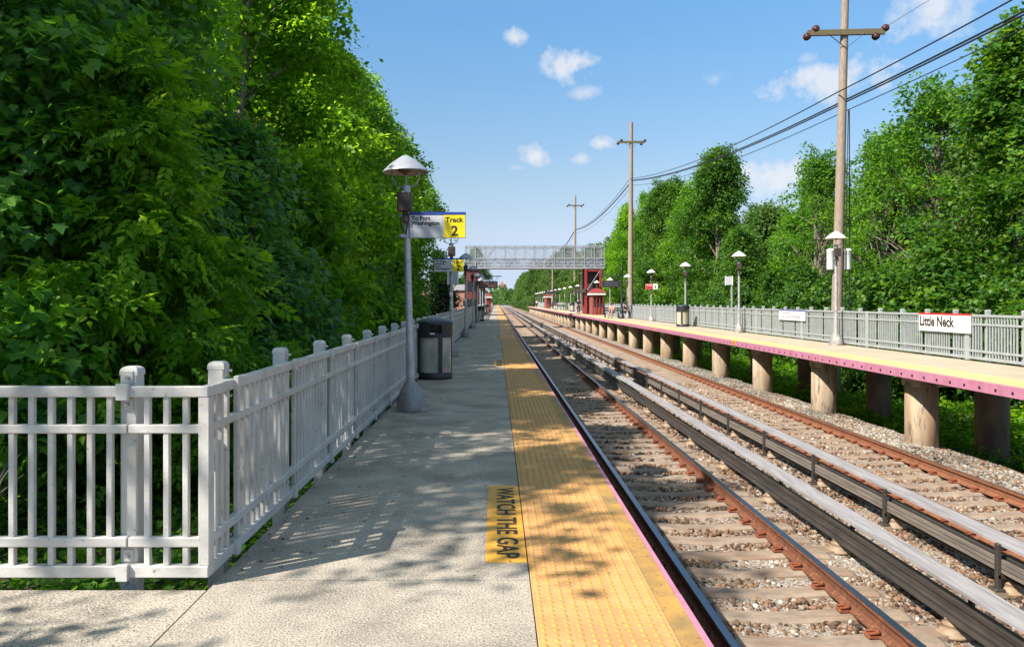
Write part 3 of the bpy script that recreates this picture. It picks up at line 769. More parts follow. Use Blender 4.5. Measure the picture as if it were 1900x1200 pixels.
# white backed notice boards behind the second sign
def board(label, loc, w, h, d=.03, m='sign_white', post=None, rz=0):
    t = thing('notice_board', label, 'sign', loc, rz)
    mb = MB(); mb.rbox(-w / 2, w / 2, -d / 2, d / 2, 0, h, .004); part('panel', mb, m, t)
    for s in (-1, 1):
        mb = MB(); mb.rbox(s * w / 2 - .02, s * w / 2 + .02, -d / 2 - .006, d / 2 + .006, -.02, h + .02, .003); part('frame', mb, 'white', t)
    if post:
        mb = MB(); px, z0 = post; mb.rbox(px - .035, px + .035, d / 2 + .008, d / 2 + .06, z0, h, .006); part('post', mb, 'steel', t)
    return t
board('white framed notice board below the smaller track sign', (-1.32, 24.5, 2.08), .30, .38)
board('blank grey board on a thin post beside the third far-platform lamp', (11.05, 38.4, FZ + 2.18), .33, .40, post=(.14, -2.2))

def fence_sign(name, label, y0, y1, z0, z1, top, spec):
    t = thing(name, label, 'sign', (11.145, y1, z0), -math.pi / 2)
    w, h = y1 - y0, z1 - z0
    mb = MB(); mb.rbox(0, w, -.018, .018, 0, h - .03, .003); part('panel', mb, 'white', t)
    mb = MB(); mb.rbox(-.003, w + .003, -.022, .022, h - .045, h, .003); part('top_strip', mb, top, t)
    for body, x, z, ww, hh, bold in spec:
        lettering(body, t, 'ink', x, 0, width=ww, height=hh, loc=(0, -.0195, z), rot=(R(90), 0, 0), bold=bold, depth=0)
    mb = MB()
    for x in (w * .2, w * .8): mb.rbox(x - .03, x + .03, .018, .05, h * .2, h * .8, .003)
    part('bracket', mb, 'steel', t)
    return t
fence_sign('station_sign', 'white station name sign reading Little Neck with a red top on the grey fence', 19.0, 21.3, .80, 1.262, 'red', [('Little Neck', .06, .12, 1.60, .27, .035)])
t = fence_sign('direction_sign', 'white directions sign with a blue top on the grey fence', 29.2, 31.85, .845, 1.235, 'blue',
           [('To Parking Lot', .16, .235, 1.0, .085, .03), ('Overpass to Track 2 for Port Washington', .16, .08, 2.15, .09, .03)])
mb = MB(); mb.add([(.12, -.0205, .24), (.05, -.0205, .275), (.12, -.0205, .31)], [(0, 1, 2)]); mb.add([(2.42, -.0205, .07), (2.49, -.0205, .11), (2.42, -.0205, .15)], [(0, 2, 1)])
part('arrow', mb, 'ink', t)
# red and white sign on the fourth far lamp
t = thing('track_sign', 'red and white track sign on the fourth far-platform lamp post', 'sign', (10.42, 56.42, 2.40))
mb = MB(); mb.rbox(0, .84, -.02, .02, 0, .38, .003); part('panel', mb, 'white', t)
mb = MB(); mb.rbox(.004, .50, -.0235, .0235, .004, .376, .001); rp = part('number_panel', mb, 'red', t)
lettering('Track', rp, 'white', .05, 0, width=.40, height=.11, loc=(0, -.0245, .23), rot=(R(90), 0, 0), bold=.02, depth=0)
lettering('1', t, 'ink', .62, 0, width=.08, height=.2, loc=(0, -.0215, .06), rot=(R(90), 0, 0), bold=.03, depth=0)
# departure boards hung from black ornate posts
def ornate(label, loc, side):
    t = thing('ornate_post', label, 'post', loc)
    mb = MB(); mb.lathe([(0, 0), (.24, 0), (.24, .16), (.20, .18), (.20, .30), (.15, .36), (.13, .55), (.16, .58), (.15, .66), (.10, .78), (.085, 1.2), (.095, 1.24), (.075, 1.28), (.062, 3.9), (.09, 3.95), (.06, 4.0), (.03, 4.35), (.0, 4.5)], n=20)
    part('pole', mb, 'black', t)
    mb = MB(); mb.tube([(0, 0, 3.45), (side * 1.9, 0, 3.45)], .035, 8); mb.tube([(0, 0, 2.95), (side * .5, 0, 3.15), (side * .85, 0, 3.44)], .02, 6)
    mb.tube([(0, 0, 3.80), (side * .35, 0, 3.72), (side * .6, 0, 3.47)], .018, 6)
    for x in (.55, 1.1, 1.6):
        pts = [(side * x + .11 * math.cos(k * .7), 0, 3.30 + .11 * math.sin(k * .7)) for k in range(9)]; mb.tube(pts, .012, 5)
    part('arm', mb, 'black', t)
def depart(label, loc, rows='led_grey'):
    t = thing('departure_board', label, 'display')
    t.location = loc
    mb = MB(); mb.rbox(-.72, .72, -.13, .13, 0, .52, .02); mb.box(-.55, -.52, -.01, .01, .52, .66); mb.box(.52, .55, -.01, .01, .52, .66); part('case', mb, 'black', t)
    mb = MB(); mb.box(-.64, .64, -.134, -.131, .06, .46); s = part('screen', mb, 'dark_glass', t)
    mb = MB()
    for r_, z in enumerate((.32, .13)):
        x = -.58
        rr = random.Random(r_ + 4)
        while x < .55:
            w = rr.uniform(.03, .09); mb.box(x, min(x + w, .6), -.137, -.1345, z, z + .07); x += w + rr.uniform(.015, .04)
    part('lit_rows', mb, rows, s)
ornate('black ornate post with scrolled arm on the near platform', (-1.50, 60.8, 0), 1)
depart('black departure board hanging over the near platform', (-.62, 60.8, 2.55), 'led')
ornate('black ornate post with scrolled arm beside the seated people on the far platform', (10.2, 65.8, FZ), -1)
depart('black departure board hanging over the far platform beside the bench', (9.35, 65.8, 2.55 + FZ))
ornate('distant black ornate post on the far platform', (10.6, 148, FZ), -1)
depart('distant black departure board on the far platform', (9.6, 148, 2.75 + FZ))

# ------------------------------------------------------------------ utility poles and wires
def pole(label, x, y, base, top, armz, armw, lean=0, r=.20, rarm=0):
    t = thing('utility_pole', label, 'utility pole', (x, y, base), 0, 'wooden utility poles behind the far platform')
    H = top - base
    mb = MB(); mb.tube([(lean * k / 8, 0, H * k / 8) for k in range(9)], [r - (r * .42) * k / 8 for k in range(9)], 16)
    part('pole', mb, 'pole', t)
    if armw:
        az = armz - base; ax = lean * az / H; ca, sa = math.cos(rarm), math.sin(rarm)
        e = lambda u, dz=0, dy=-.14: (ax + u * ca, dy + u * sa, az + dz)
        mb = MB(); mb.bar(e(-armw / 2), e(armw / 2), .13, .19); arm = part('crossarm', mb, 'arm', t)
        mb = MB(); mb.bar(e(0, -.55), e(-.62, -.07, -.2), .04, .012); mb.bar(e(0, -.55), e(.62, -.07, -.2), .04, .012); part('brace', mb, 'dark_box', t)
        for u, dz in ((-armw / 2 - .02, -.12), (-armw / 2 + .28, .14), (armw / 2 + .02, .12), (armw / 2 - .3, -.16)):
            mb = MB(); c = Vector(e(u, dz))
            mb.tube([c + Vector((0, -.10, 0)), c + Vector((0, -.06, 0)), c + Vector((0, -.05, 0)), c + Vector((0, .05, 0)), c + Vector((0, .06, 0)), c + Vector((0, .10, 0))], [.05, .13, .085, .085, .13, .05], 12)
            part('insulator', mb, 'porcelain', arm)
    return t
p1 = pole('thick brown wooden utility pole with crossarm, nearest behind the far fence', 12.0, 28.7, -1.8, 13.6, 11.05, 2.65, .42, .205, R(-4))
pole('tall wooden utility pole with crossarm, second behind the far fence', 12.0, 72.5, -1.8, 17.6, 15.8, 2.35, .1, .27)
pole('thin distant utility pole with crossarm seen through the footbridge', 12.4, 128, -1.8, 18.3, 16.7, 2.5, .1, .25)
pole('short bare utility pole beyond the footbridge', 12.3, 177, -1.8, 13, 0, 0, 0, .22)
mb = MB(); mb.tube([(.49, -.05, 1), (.52, -.04, 5.0), (.52, -.02, 10.15)], .02, 6); mb.tube([(.30, -.16, 1), (.34, -.15, 5.6), (.45, -.1, 10.1)], .016, 6)
part('conduit', mb, 'cable', p1)
for lab, x in (('white cylindrical transformer can on the right of the nearest utility pole', 12.46), ('white can peeking out on the left of the nearest utility pole', 11.86)):
    t = thing('transformer_can', lab, 'transformer', (x, 28.68, 2.68))
    mb = MB(); mb.lathe([(0, 0), (.125, 0), (.135, .02), (.135, .66), (.145, .67), (.145, .70), (.06, .75), (0, .75)], n=20); part('body', mb, 'white', t)
    mb = MB(); mb.rbox(-.16 if x > 12.2 else .0, 0 if x > 12.2 else .1, -.03, .03, .3, .36, .004); mb.lathe([(.14, .55), (.14, .58)], n=20); part('mounting_band', mb, 'steel', t)
def wire(label, pts, r, name='overhead_cable', group='overhead cables between the poles', sag=.5):
    P = []
    for i in range(len(pts) - 1):
        a, b = Vector(pts[i]), Vector(pts[i + 1]); L = (b - a).length; s = sag * (L / 45) ** 2
        for k in range(24 if i < len(pts) - 2 else 25):
            t = k / 24; p = a.lerp(b, t); p.z -= 4 * s * t * (1 - t); P.append(p)
    mb = MB(); mb.tube(P, r, 5)
    o = link(name, mb.mesh(name, 'cable')); tag(o, label, 'cable', group); return o
for i, (z1, z2, z3, dx, r, lab) in enumerate(((8.95, 12.55, 13.0, -.20, .028, 'topmost thick black cable strung between the utility poles'), (8.74, 12.42, 12.9, .20, .038, 'thick bundled black cable just below the topmost one'),
                                    (8.66, 12.36, 12.8, .2, .034, 'black cable running tight under the thick bundle'), (8.36, 11.95, 12.3, .24, .020, 'lowest thin black cable between the utility poles'))):
    wire(lab, [(12.6 + dx, -12, z1 + .3), (12.27 + dx, 28.7, z1), (12.08 + dx * .5, 72.5, z2), (12.5, 128, z3), (12.4, 177, 11.5)], r * .8, sag=.62)
wire('thin bare wire leaving the right end of the nearest crossarm', [(13.6, 28.55, 11.15), (15.5, -14, 12.2)], .007, sag=.5)

# ------------------------------------------------------------------ footbridge and towers
fb = thing('footbridge', 'grey caged steel footbridge crossing above both tracks', 'footbridge', (0, 0, 0))
BX0, BX1, BY0, BY1, BZ0, BZM, BZ1 = -3.4, 11.75, 88.0, 90.6, 5.12, 6.2, 7.52
mb = MB(); mb.box(BX0, BX1, BY0 + .1, BY1 - .1, BZ0 + .02, BZ0 + .16); part('walkway', mb, 'bridge', fb)
for y in (BY0, BY1):
    mb = MB()
    for z, h in ((BZ0, .16), (BZM, .09), (BZ1, .11)): mb.bar((BX0, y, z + h / 2), (BX1, y, z + h / 2), .10, h)
    for z in (5.5, 5.85): mb.bar((BX0, y, z), (BX1, y, z), .05, .05)
    nb = 14; st_ = (BX1 - BX0) / nb
    for k in range(nb + 1): mb.bar((BX0 + k * st_, y + .02, BZ0), (BX0 + k * st_, y + .02, BZ1), .07, .07)
    for k in range(nb):
        a, b = BX0 + k * st_, BX0 + (k + 1) * st_
        if k % 2: a, b = b, a
        mb.bar((a, y + .05, BZ0 + .1), (b, y + .05, BZM), .05, .05)
        if k in (2, 11): mb.bar((a, y + .05, BZM), (b, y + .05, BZ1), .06, .06)
    part('truss', mb, 'bridge', fb)
    mb = MB(); x = BX0
    while x < BX1: mb.box(x, x + .036, y + .08, y + .09, BZ0 + .16, BZM); x += .09
    x = BX0
    while x < BX1: mb.box(x, x + .015, y + .08, y + .09, BZM, BZ1); x += .09
    z = BZM
    while z < BZ1: mb.box(BX0, BX1, y + .094, y + .10, z, z + .008); z += .09
    part('mesh_screen', mb, 'bridge', fb)
mb = MB()
for k in range(15):
    x = BX0 + k * (BX1 - BX0) / 14; mb.bar((x, BY0, BZ1 + .05), (x, BY1, BZ1 + .05), .07, .07)
part('roof_frame', mb, 'bridge', fb)
st = thing('stair_tower', 'red steel stair tower carrying the right end of the footbridge', 'stair tower', (0, 0, 0))
mb = MB()
for x in (9.75, 11.35):
    for y in (88.1, 90.4): mb.rbox(x - .13, x + .13, y - .13, y + .13, FZ if x < 10 or y > 89 else 2.5, BZ0 - .02, .01)
for z in (2.6, 4.9):
    for y in (88.1, 90.4): mb.bar((9.75, y, z), (11.35, y, z), .12, .16)
part('frame', mb, 'redsteel', st)
mb = MB(); mb.bar((9.9, 88.0, 2.8), (11.2, 88.0, 4.8), .07, .07); part('brace', mb, 'bridge', st)
mb = MB(); mb.box(9.9, 11.2, 88.9, 89.0, 2.7, 5.0); part('mesh_infill', mb, 'dark_box', st)
mb = MB(); mb.box(9.72, 10.25, 88.3, 90.2, FZ, 2.5); part('enclosure', mb, 'brick_dark', st)
mb = MB(); mb.bar((9.62, 91, 4.8), (10.35, 100, .9), .08, .8); mb.bar((10.5, 91, 4.8), (11.2, 100, .9), .08, .8); mb.bar((10.0, 91, 4.5), (10.8, 100, .5), .9, .2); part('stair_flight', mb, 'bridge', st)
mb = MB(); mb.add([(8.3, 87.6, 2.75), (9.7, 87.6, 2.95), (9.7, 89.6, 2.95), (8.3, 89.6, 2.75), (8.5, 87.8, 2.60), (9.7, 87.8, 2.5), (9.7, 89.4, 2.5), (8.5, 89.4, 2.6)], [(0, 1, 2, 3), (4, 7, 6, 5), (0, 4, 5, 1), (1, 5, 6, 2), (2, 6, 7, 3), (3, 7, 4, 0)]); part('canopy', mb, 'roof_grey', st)
def shelter(label, x0, x1, y0, y1, z, h=2.6):
    t = thing('waiting_shelter', label, 'shelter', (x0, y0, z)); w = x1 - x0; d = y1 - y0
    mb = MB(); mb.box(.05, w - .05, d * .1, d - .05, 0, h - .5); part('wall', mb, 'brick', t)
    for k in range(4): mb = MB(); x = .1 + k * (w - .2) / 3; mb.rbox(x - .04, x + .04, -.02, .06, 0, h - .45, .005); part('post', mb, 'redsteel', t)
    for k in range(3): mb = MB(); x = .2 + k * (w - .2) / 3; mb.box(x, x + (w - .5) / 3, d * .1 - .012, d * .1 - .004, .8, h - .65); part('window', mb, 'dark_glass', t)
    mb = MB(); mb.rbox(-.15, w + .15, -.2, d + .1, h - .45, h - .2, .01); part('fascia', mb, 'shade_white', t)
    mb = MB(); mb.add([(-.2, -.25, h - .195), (w + .2, -.25, h - .195), (w + .2, d + .15, h - .195), (-.2, d + .15, h - .195), (.3, d * .4, h + .25), (w - .3, d * .4, h + .25)], [(0, 1, 5, 4), (1, 2, 5), (2, 3, 4, 5), (3, 0, 4), (0, 3, 2, 1)]); part('roof', mb, 'redsteel', t)
    return t
shelter('dark red waiting shelter with white fascia beside the red stair tower', 9.86, 11.08, 83.2, 86.3, FZ, 2.5)
shelter('distant dark red waiting shelter on the far platform', 9.9, 11.0, 160, 168, FZ)
shelter('small red and white waiting shelter on the near platform past the bridge', -1.5, -.75, 116, 121, 0, 2.5)
lt = thing('brick_tower', 'dark red brick stair tower at the left end of the footbridge', 'tower', (-3.45, 88.2, -.4))
mb = MB(); mb.box(0, 1.5, 0, 7, 0, 5.5); part('wall', mb, 'brick_dark', lt)
mb = MB(); mb.box(.2, 1.3, -.012, -.003, .4, 2.2); mb.box(.3, 1.2, -.012, -.003, 3.0, 4.2); part('window', mb, 'dark_glass', lt)
mb = MB(); mb.box(1.503, 1.515, 1, 6, 2.9, 3.9); part('panel', mb, 'sign_white', lt)
mb = MB(); mb.rbox(-.1, 1.6, -.12, 7.1, 5.5, 5.68, .02); part('roof', mb, 'redsteel', lt)

# ------------------------------------------------------------------ people and bench
def person(label, loc, rz, pose, top, legs, hair='hair'):
    t = thing('person', label, 'person', loc, rz)
    if pose == 'stand':
        hip = .93; J = [(0, 0, hip), (0, 0, 1.12), (0, .01, 1.32), (0, .01, 1.46), (0, -.01, 1.54), (0, -.02, 1.64), (0, -.01, 1.73)]
        legp = lambda s: [(s * .09, 0, hip - .04), (s * .10, -.01, .50), (s * .10, .02, .09), (s * .11, -.13, .035)]
        armp = lambda s: [(s * .19, .01, 1.40), (s * .24, .02, 1.12), (s * .24, -.08, .90)]
    else:
        hip = .52; J = [(0, 0, hip), (0, -.03, .70), (0, -.08, .90), (0, -.12, 1.02), (0, -.16, 1.10), (0, -.19, 1.19), (0, -.19, 1.28)]
        legp = lambda s: [(s * .09, -.03, hip), (s * .13, -.45, .52), (s * .14, -.43, .10), (s * .15, -.58, .035)]
        armp = lambda s: [(s * .18, -.09, .97), (s * .22, -.20, .72), (s * .10, -.42, .64)]
    rad = [.135, .12, .14, .075, .055, .085, .06]
    def skin(name, V, E, Rr, mat, lv=1):
        me = bpy.data.meshes.new(name); me.from_pydata(V, E, []); me.materials.append(M[mat] if isinstance(mat, str) else mat)
        o = link(name, me, t); md = o.modifiers.new('skin', 'SKIN'); md.use_smooth_shade = True
        for i, r in enumerate(Rr):
            a = me.skin_vertices[0].data[i]; a.radius = r if hasattr(r, '__len__') else (r, r * .8); a.use_root = (i == 0)
        o.modifiers.new('sub', 'SUBSURF').levels = lv; o.modifiers['sub'].render_levels = lv
        return o
    V = list(J); E = [(i, i + 1) for i in range(6)]; RR = list(rad)
    def chain(root, pts, rs):
        p = root
        for q, r in zip(pts, rs): V.append(q); RR.append(r); E.append((p, len(V) - 1)); p = len(V) - 1
        return p
    for s in (-1, 1):
        chain(0, legp(s), (.10, .062, .042, .035))
        w = chain(2, armp(s), (.058, .042, .028)); a = Vector(armp(s)[-1]); d = (a - Vector(armp(s)[-2])).normalized()
        side = d.cross(Vector((s, 0, 0))).normalized()
        pl = a + d * .07; k = chain(w, [pl], [.030])
        for j in range(4):
            o_ = side * (j - 1.5) * .021; chain(k, [pl + o_ + d * .03, pl + o_ * 1.1 + d * (.07 - abs(j - 1.3) * .008) + Vector((-s * .015, 0, 0))], [.010, .008])
        chain(w, [a + side * .04 + d * .03, a + side * .055 + d * .07], [.012, .009])
    skin('body', V, E, RR, 'skin')
    sh = [J[0], J[1], J[2], J[3]]; E2 = [(0, 1), (1, 2), (2, 3)]; R2 = [.15, .135, .155, .08]
    for s in (-1, 1):
        b = len(sh); sh += [armp(s)[0], armp(s)[1]]; R2 += [.075, .058]; E2 += [(2, b), (b, b + 1)]
    skin('shirt', sh, E2, R2, top)
    tr = [J[0]]; E3 = []; R3 = [.155]
    for s in (-1, 1):
        b = len(tr); tr += legp(s)[:3]; R3 += [.115, .078, .058]; E3 += [(0, b), (b, b + 1), (b + 1, b + 2)]
    skin('trousers', tr, E3, R3, legs)
    mb = MB(); h = Vector(J[5]); mb.lathe([(.0, .145), (.06, .135), (.095, .09), (.108, .03), (.10, -.03), (.08, -.05)], (h.x, h.y + .022, h.z), n=14, sy=1.1); part('hair', mb, hair, t)
    mb = MB(); mb.lathe([(0, -.02), (.012, -.012), (.008, .01), (0, .02)], (h.x, h.y - .085, h.z), n=6); mb.box(h.x - .035, h.x - .015, h.y - .078, h.y - .072, h.z + .02, h.z + .03, 1); mb.box(h.x + .015, h.x + .035, h.y - .078, h.y - .072, h.z + .02, h.z + .03, 1); mb.box(h.x - .02, h.x + .02, h.y - .076, h.y - .07, h.z - .05, h.z - .043, 1)
    part('face', mb, ['skin', 'hair'], t)
    for s in (-1, 1):
        mb = MB(); q = legp(s)[3]; mb.rbox(q[0] - .045, q[0] + .045, q[1] - .10, q[1] + .16, 0, .075, .02); part('shoe', mb, 'black', t)
    return t
M['pinkshirt'] = mk('pinkshirt', (.62, .36, .30), rough=.9); M['tan'] = mk('tan', (.30, .22, .18), rough=.9)
M['darkcloth'] = mk('darkcloth', (.03, .028, .04), rough=.9); M['maroon'] = mk('maroon', (.10, .03, .05), rough=.9)
bn = thing('bench', 'metal bench by the fence holding two seated people on the far platform', 'bench', (10.35, 68.0, FZ), 0)
mb = MB()
for k in range(4): mb.rbox(-1.3, 1.1, -.22 + k * .11, -.13 + k * .11, .42, .45, .006)
part('seat', mb, 'black', bn)
mb = MB()
for k in range(3): mb.rbox(-1.3, 1.1, .25, .28, .55 + k * .12, .63 + k * .12, .006)
part('backrest', mb, 'black', bn)
for x in (-1.2, -.1, 1.0):
    mb = MB(); mb.rbox(x - .03, x + .03, -.2, -.15, 0, .42, .005); mb.rbox(x - .03, x + .03, .2, .25, 0, .9, .005); mb.bar((x, -.2, .6), (x, .25, .6), .04, .03); part('leg', mb, 'black', bn)
person('person in a pink top and tan trousers leaning forward on the far platform bench', (9.75, 67.95, FZ), R(-30), 'sit', 'pinkshirt', 'tan', 'maroon')
person('person in dark clothes sitting on the right of the far platform bench', (10.85, 68.0, FZ), R(15), 'sit', 'darkcloth', 'darkcloth')
person('person in dark clothes standing left of the red stair tower', (9.0, 88.6, FZ), R(20), 'stand', 'darkcloth', 'maroon')
person('person in a pale top sitting far along the far platform', (9.75, 131, FZ), R(-20), 'sit', 'darkcloth', 'sign_white')
b2 = copy_tree(bn, None, (9.9, 131.05, FZ), 0, 'distant metal bench far along the far platform')
person('distant person in dark clothes standing near the far end of the far platform', (8.95, 196, FZ), R(40), 'stand', 'darkcloth', 'darkcloth')
person('distant person in a pale shirt near the far end of the far platform', (9.6, 193, FZ), R(-40), 'stand', 'sign_white', 'darkcloth')

# ------------------------------------------------------------------ parked cars, houses, far tower
def car(label, loc, rz, colr):
    m = mk('car_paint', colr, tuple(c * .95 for c in colr), 3, .25, spec=.6, coat=.6)
    t = thing('parked_car', label, 'car', loc, rz, 'cars parked beyond the left fence')
    prof = [(-2.2, .35), (-2.25, .6), (-2.15, .85), (-1.3, .95), (-.75, 1.38), (.1, 1.46), (1.0, 1.40), (1.75, 1.0), (2.2, .95), (2.28, .6), (2.2, .33)]
    mb = MB(); n = len(prof)
    V = []; ws = [.86, .89, .87, .85, .66, .64, .65, .83, .84, .87, .86]
    for s in (-1, 1): V += [(s * w, y, z) for (y, z), w in zip(prof, ws)]
    mb.add(V, [(i, n + i, n + (i + 1) % n, (i + 1) % n) for i in range(n)] + [tuple(range(n)), tuple(range(n, 2 * n))[::-1]], 0, False)
    part('body', mb, m, t)
    mb = MB()
    for s in (-1, 1):
        mb.add([(s * .868, -1.15, .96), (s * .70, -.72, 1.33), (s * .685, .1, 1.40), (s * .69, .95, 1.34), (s * .868, 1.55, .98)], [(0, 1, 2, 3, 4) if s > 0 else (4, 3, 2, 1, 0)])
    mb.add([(-.78, -1.32, .97), (.78, -1.32, .97), (.62, -.80, 1.37), (-.62, -.80, 1.37)], [(0, 1, 2, 3)])
    mb.add([(-.62, 1.06, 1.385), (.62, 1.06, 1.385), (.76, 1.74, 1.03), (-.76, 1.74, 1.03)], [(0, 1, 2, 3)])
    part('window', mb, 'dark_glass', t)
    for y in (-1.4, 1.35):
        for s in (-1, 1):
            mb = MB(); mb.tube([(s * .70, y, .32), (s * .90, y, .32)], .32, 18); w = part('wheel', mb, 'black', t)
            mb = MB(); mb.tube([(s * .902, y, .32), (s * .912, y, .32)], .19, 12); part('rim', mb, 'steel_bright', w)
    for s in (-1, 1):
        mb = MB(); mb.rbox(s * .62 - .16, s * .62 + .16, -2.262, -2.20, .62, .76, .02); part('headlight', mb, 'white', t)
    return t
for i, (x, y, rz, c, lab) in enumerate(((-9.2, 74, 8, (.6, .6, .62), 'silver car parked nearest beyond the left fence'), (-6.3, 71, 80, (.72, .72, .72), 'white car parked in front of the conifer'), (-6.0, 78.5, 85, (.03, .035, .05), 'black car parked behind the white car'),
                                 (-5.9, 90, 88, (.7, .7, .7), 'white car parked by the brick stair tower'), (-10.8, 84, 84, (.05, .08, .22), 'dark blue car parked by the pale brick building'), (-9.5, 93, 85, (.45, .46, .48), 'grey car parked at the back of the car park'))):
    car(lab, (x, y, -.38), R(rz), c)
def house(label, x, y, w, d, h, wall, rh=1.6):
    t = thing('brick_building', label, 'building', (x, y, -.4))
    mb = MB(); mb.box(-w / 2, w / 2, 0, d, 0, h); wl = part('wall', mb, wall, t)
    mb = MB(); mb.add([(-w / 2 - .3, -.3, h), (w / 2 + .3, -.3, h), (w / 2 + .3, d + .3, h), (-w / 2 - .3, d + .3, h), (-w / 2 + 1, d / 2, h + rh), (w / 2 - 1, d / 2, h + rh)], [(0, 1, 5, 4), (1, 2, 5), (2, 3, 4, 5), (3, 0, 4), (0, 3, 2, 1)]); part('roof', mb, 'roof_grey', t)
    for k in range(max(2, int(w / 2.4))):
        x_ = -w / 2 + 1 + k * 2.4
        for z in (1.0, 3.6):
            if z + 1.2 < h:
                mb = MB(); mb.box(x_, x_ + 1.0, -.012, -.004, z, z + 1.2); wi = part('window', mb, 'dark_glass', t)
                mb = MB(); mb.box(x_ - .06, x_ + 1.06, -.05, -.013, z - .08, z - .0); part('sill', mb, 'white', wi)
house('pale red brick building with a grey roof behind the left trees', -14.6, 128, 9, 12, 4.2, 'brick_pale', 1.3)
house('low brick building between the conifer and the brick stair tower', -8.0, 150, 8, 12, 4.0, 'brick_pale', 1.2)
t = thing('apartment_tower', 'distant red brick apartment block above the far trees at the end of the line', 'building', (8.6, 1200, -2))
mb = MB(); mb.box(-4.8, 4.8, 0, 12, 0, 29); mb.box(-2, 2, 3, 8, 29, 32); part('wall', mb, 'brick_pale', t)
mb = MB()
for r_ in range(9):
    for c_ in range(5): mb.box(-4 + c_ * 1.75, -3.1 + c_ * 1.75, -.03, -.01, 2 + r_ * 3, 3.4 + r_ * 3)
part('window', mb, 'dark_glass', t)

# ------------------------------------------------------------------ vegetation
LD_V = [(0, 0, 0), (.30, .45, .07), (0, 1, -.05), (-.30, .45, .07), (0, .45, -.02)]; LD_F = [(0, 1, 4), (1, 2, 4), (2, 3, 4), (3, 0, 4)]
LS_V = [(0, 0, 0), (.32, .48, .08), (0, 1, 0), (-.32, .48, .08)]; LS_F = [(0, 1, 2), (0, 2, 3)]
mp = [(0, 0), (.18, .04), (.42, .0), (.34, .20), (.56, .46), (.30, .45), (.22, .62), (0, 1.0), (-.22, .62), (-.30, .45), (-.56, .46), (-.34, .20), (-.42, .0), (-.18, .04)]
MP_V = [(0, .36, -.03)] + [(x, y, .06 * abs(x) * 2 - .05 * y) for x, y in mp]; MP_F = [(0, i + 1, (i + 1) % 14 + 1) for i in range(14)]
CV = []; CF = []
def leaflet(px, py, pz, ang, L, w, droop):
    b = len(CV); c, s = math.cos(ang), math.sin(ang)
    for u, v, z in ((0, 0, 0), (w, .42 * L, .01), (0, L, -droop), (-w, .42 * L, .01), (0, .45 * L, -.012)):
        CV.append((px + u * c + v * s, py - u * s + v * c, pz + z))
    CF.extend([(b, b + 1, b + 4), (b + 1, b + 2, b + 4), (b + 2, b + 3, b + 4), (b + 3, b, b + 4)])
for k in range(3):
    y_ = .14 + k * .24; z_ = -.30 * y_ * y_
    for s_ in (-1, 1): leaflet(0, y_, z_, s_ * R(50), .44, .115, .12)
leaflet(0, .80, -.22, 0, .48, .12, .14)
COMP = (np.array(CV), CF)
def crown(blobs, K, m, seed, size=.5, flat=.5, shell=.45, cut=-.35, nf=.8, zmin=None):
    """leaf positions and outward directions spread through clumps near the crown's surface; returns also the clump centres"""
    r = np.random.default_rng(seed); cs = []; od = []
    vol = np.array([b[1][0] * b[1][1] * b[1][2] for b in blobs]); vol = vol ** .8; vol /= vol.sum()
    for (c, rad), v in zip(blobs, vol):
        n = int(K * v * 1.7) + 2
        d = unit(r.normal(size=(n, 3))); q = shell + (1 - shell) * r.random(n) ** .6
        p = d * q[:, None] * np.array(rad); n0 = pnoise(p + np.array(c), nf, seed) + .35 * pnoise(p, nf * 2.7, seed + 1)
        k = n0 > cut; cs.append((p * (1 + .14 * n0[:, None]) + np.array(c))[k]); od.append(unit(d / np.array(rad))[k])
    cs = np.concatenate(cs); od = np.concatenate(od)
    if zmin is not None: k = cs[:, 2] > zmin; cs, od = cs[k], od[k]
    tc_ = r.normal(0, .17, len(cs)) + .10 * pnoise(cs, 1.3, seed + 5)
    per = np.maximum(3, (m * r.uniform(.5, 1.5, len(cs))).astype(int)); I = np.repeat(np.arange(len(cs)), per); n = len(I)
    off = r.normal(size=(n, 3)) * size * np.array([1, 1, flat]); 
    off += od[I] * (r.random(n)[:, None] * size * .6); off[:, 2] -= .25 * (off[:, 0] ** 2 + off[:, 1] ** 2) / size
    return cs, od, cs[I] + off, od[I], tc_[I]
def leaves(name, P, O, T, V, F, size, seed, mat, parent, up=1.0, out=.5, rnd=.7, droop=.5, jit=.44, base=.5):
    r = np.random.default_rng(seed); n = len(P)
    nor = unit(np.array([0, 0, 1.0]) * up + O * out + r.normal(size=(n, 3)) * rnd)
    tip = O * np.array([1, 1, .3]) + r.normal(size=(n, 3)) * .7 + np.array([0, 0, -droop])
    sc = size * r.uniform(.65, 1.3, n)
    return scatter(name, V, F, P, frames(tip, nor), sc, base + T + r.normal(0, jit * .5, n), mat, parent)
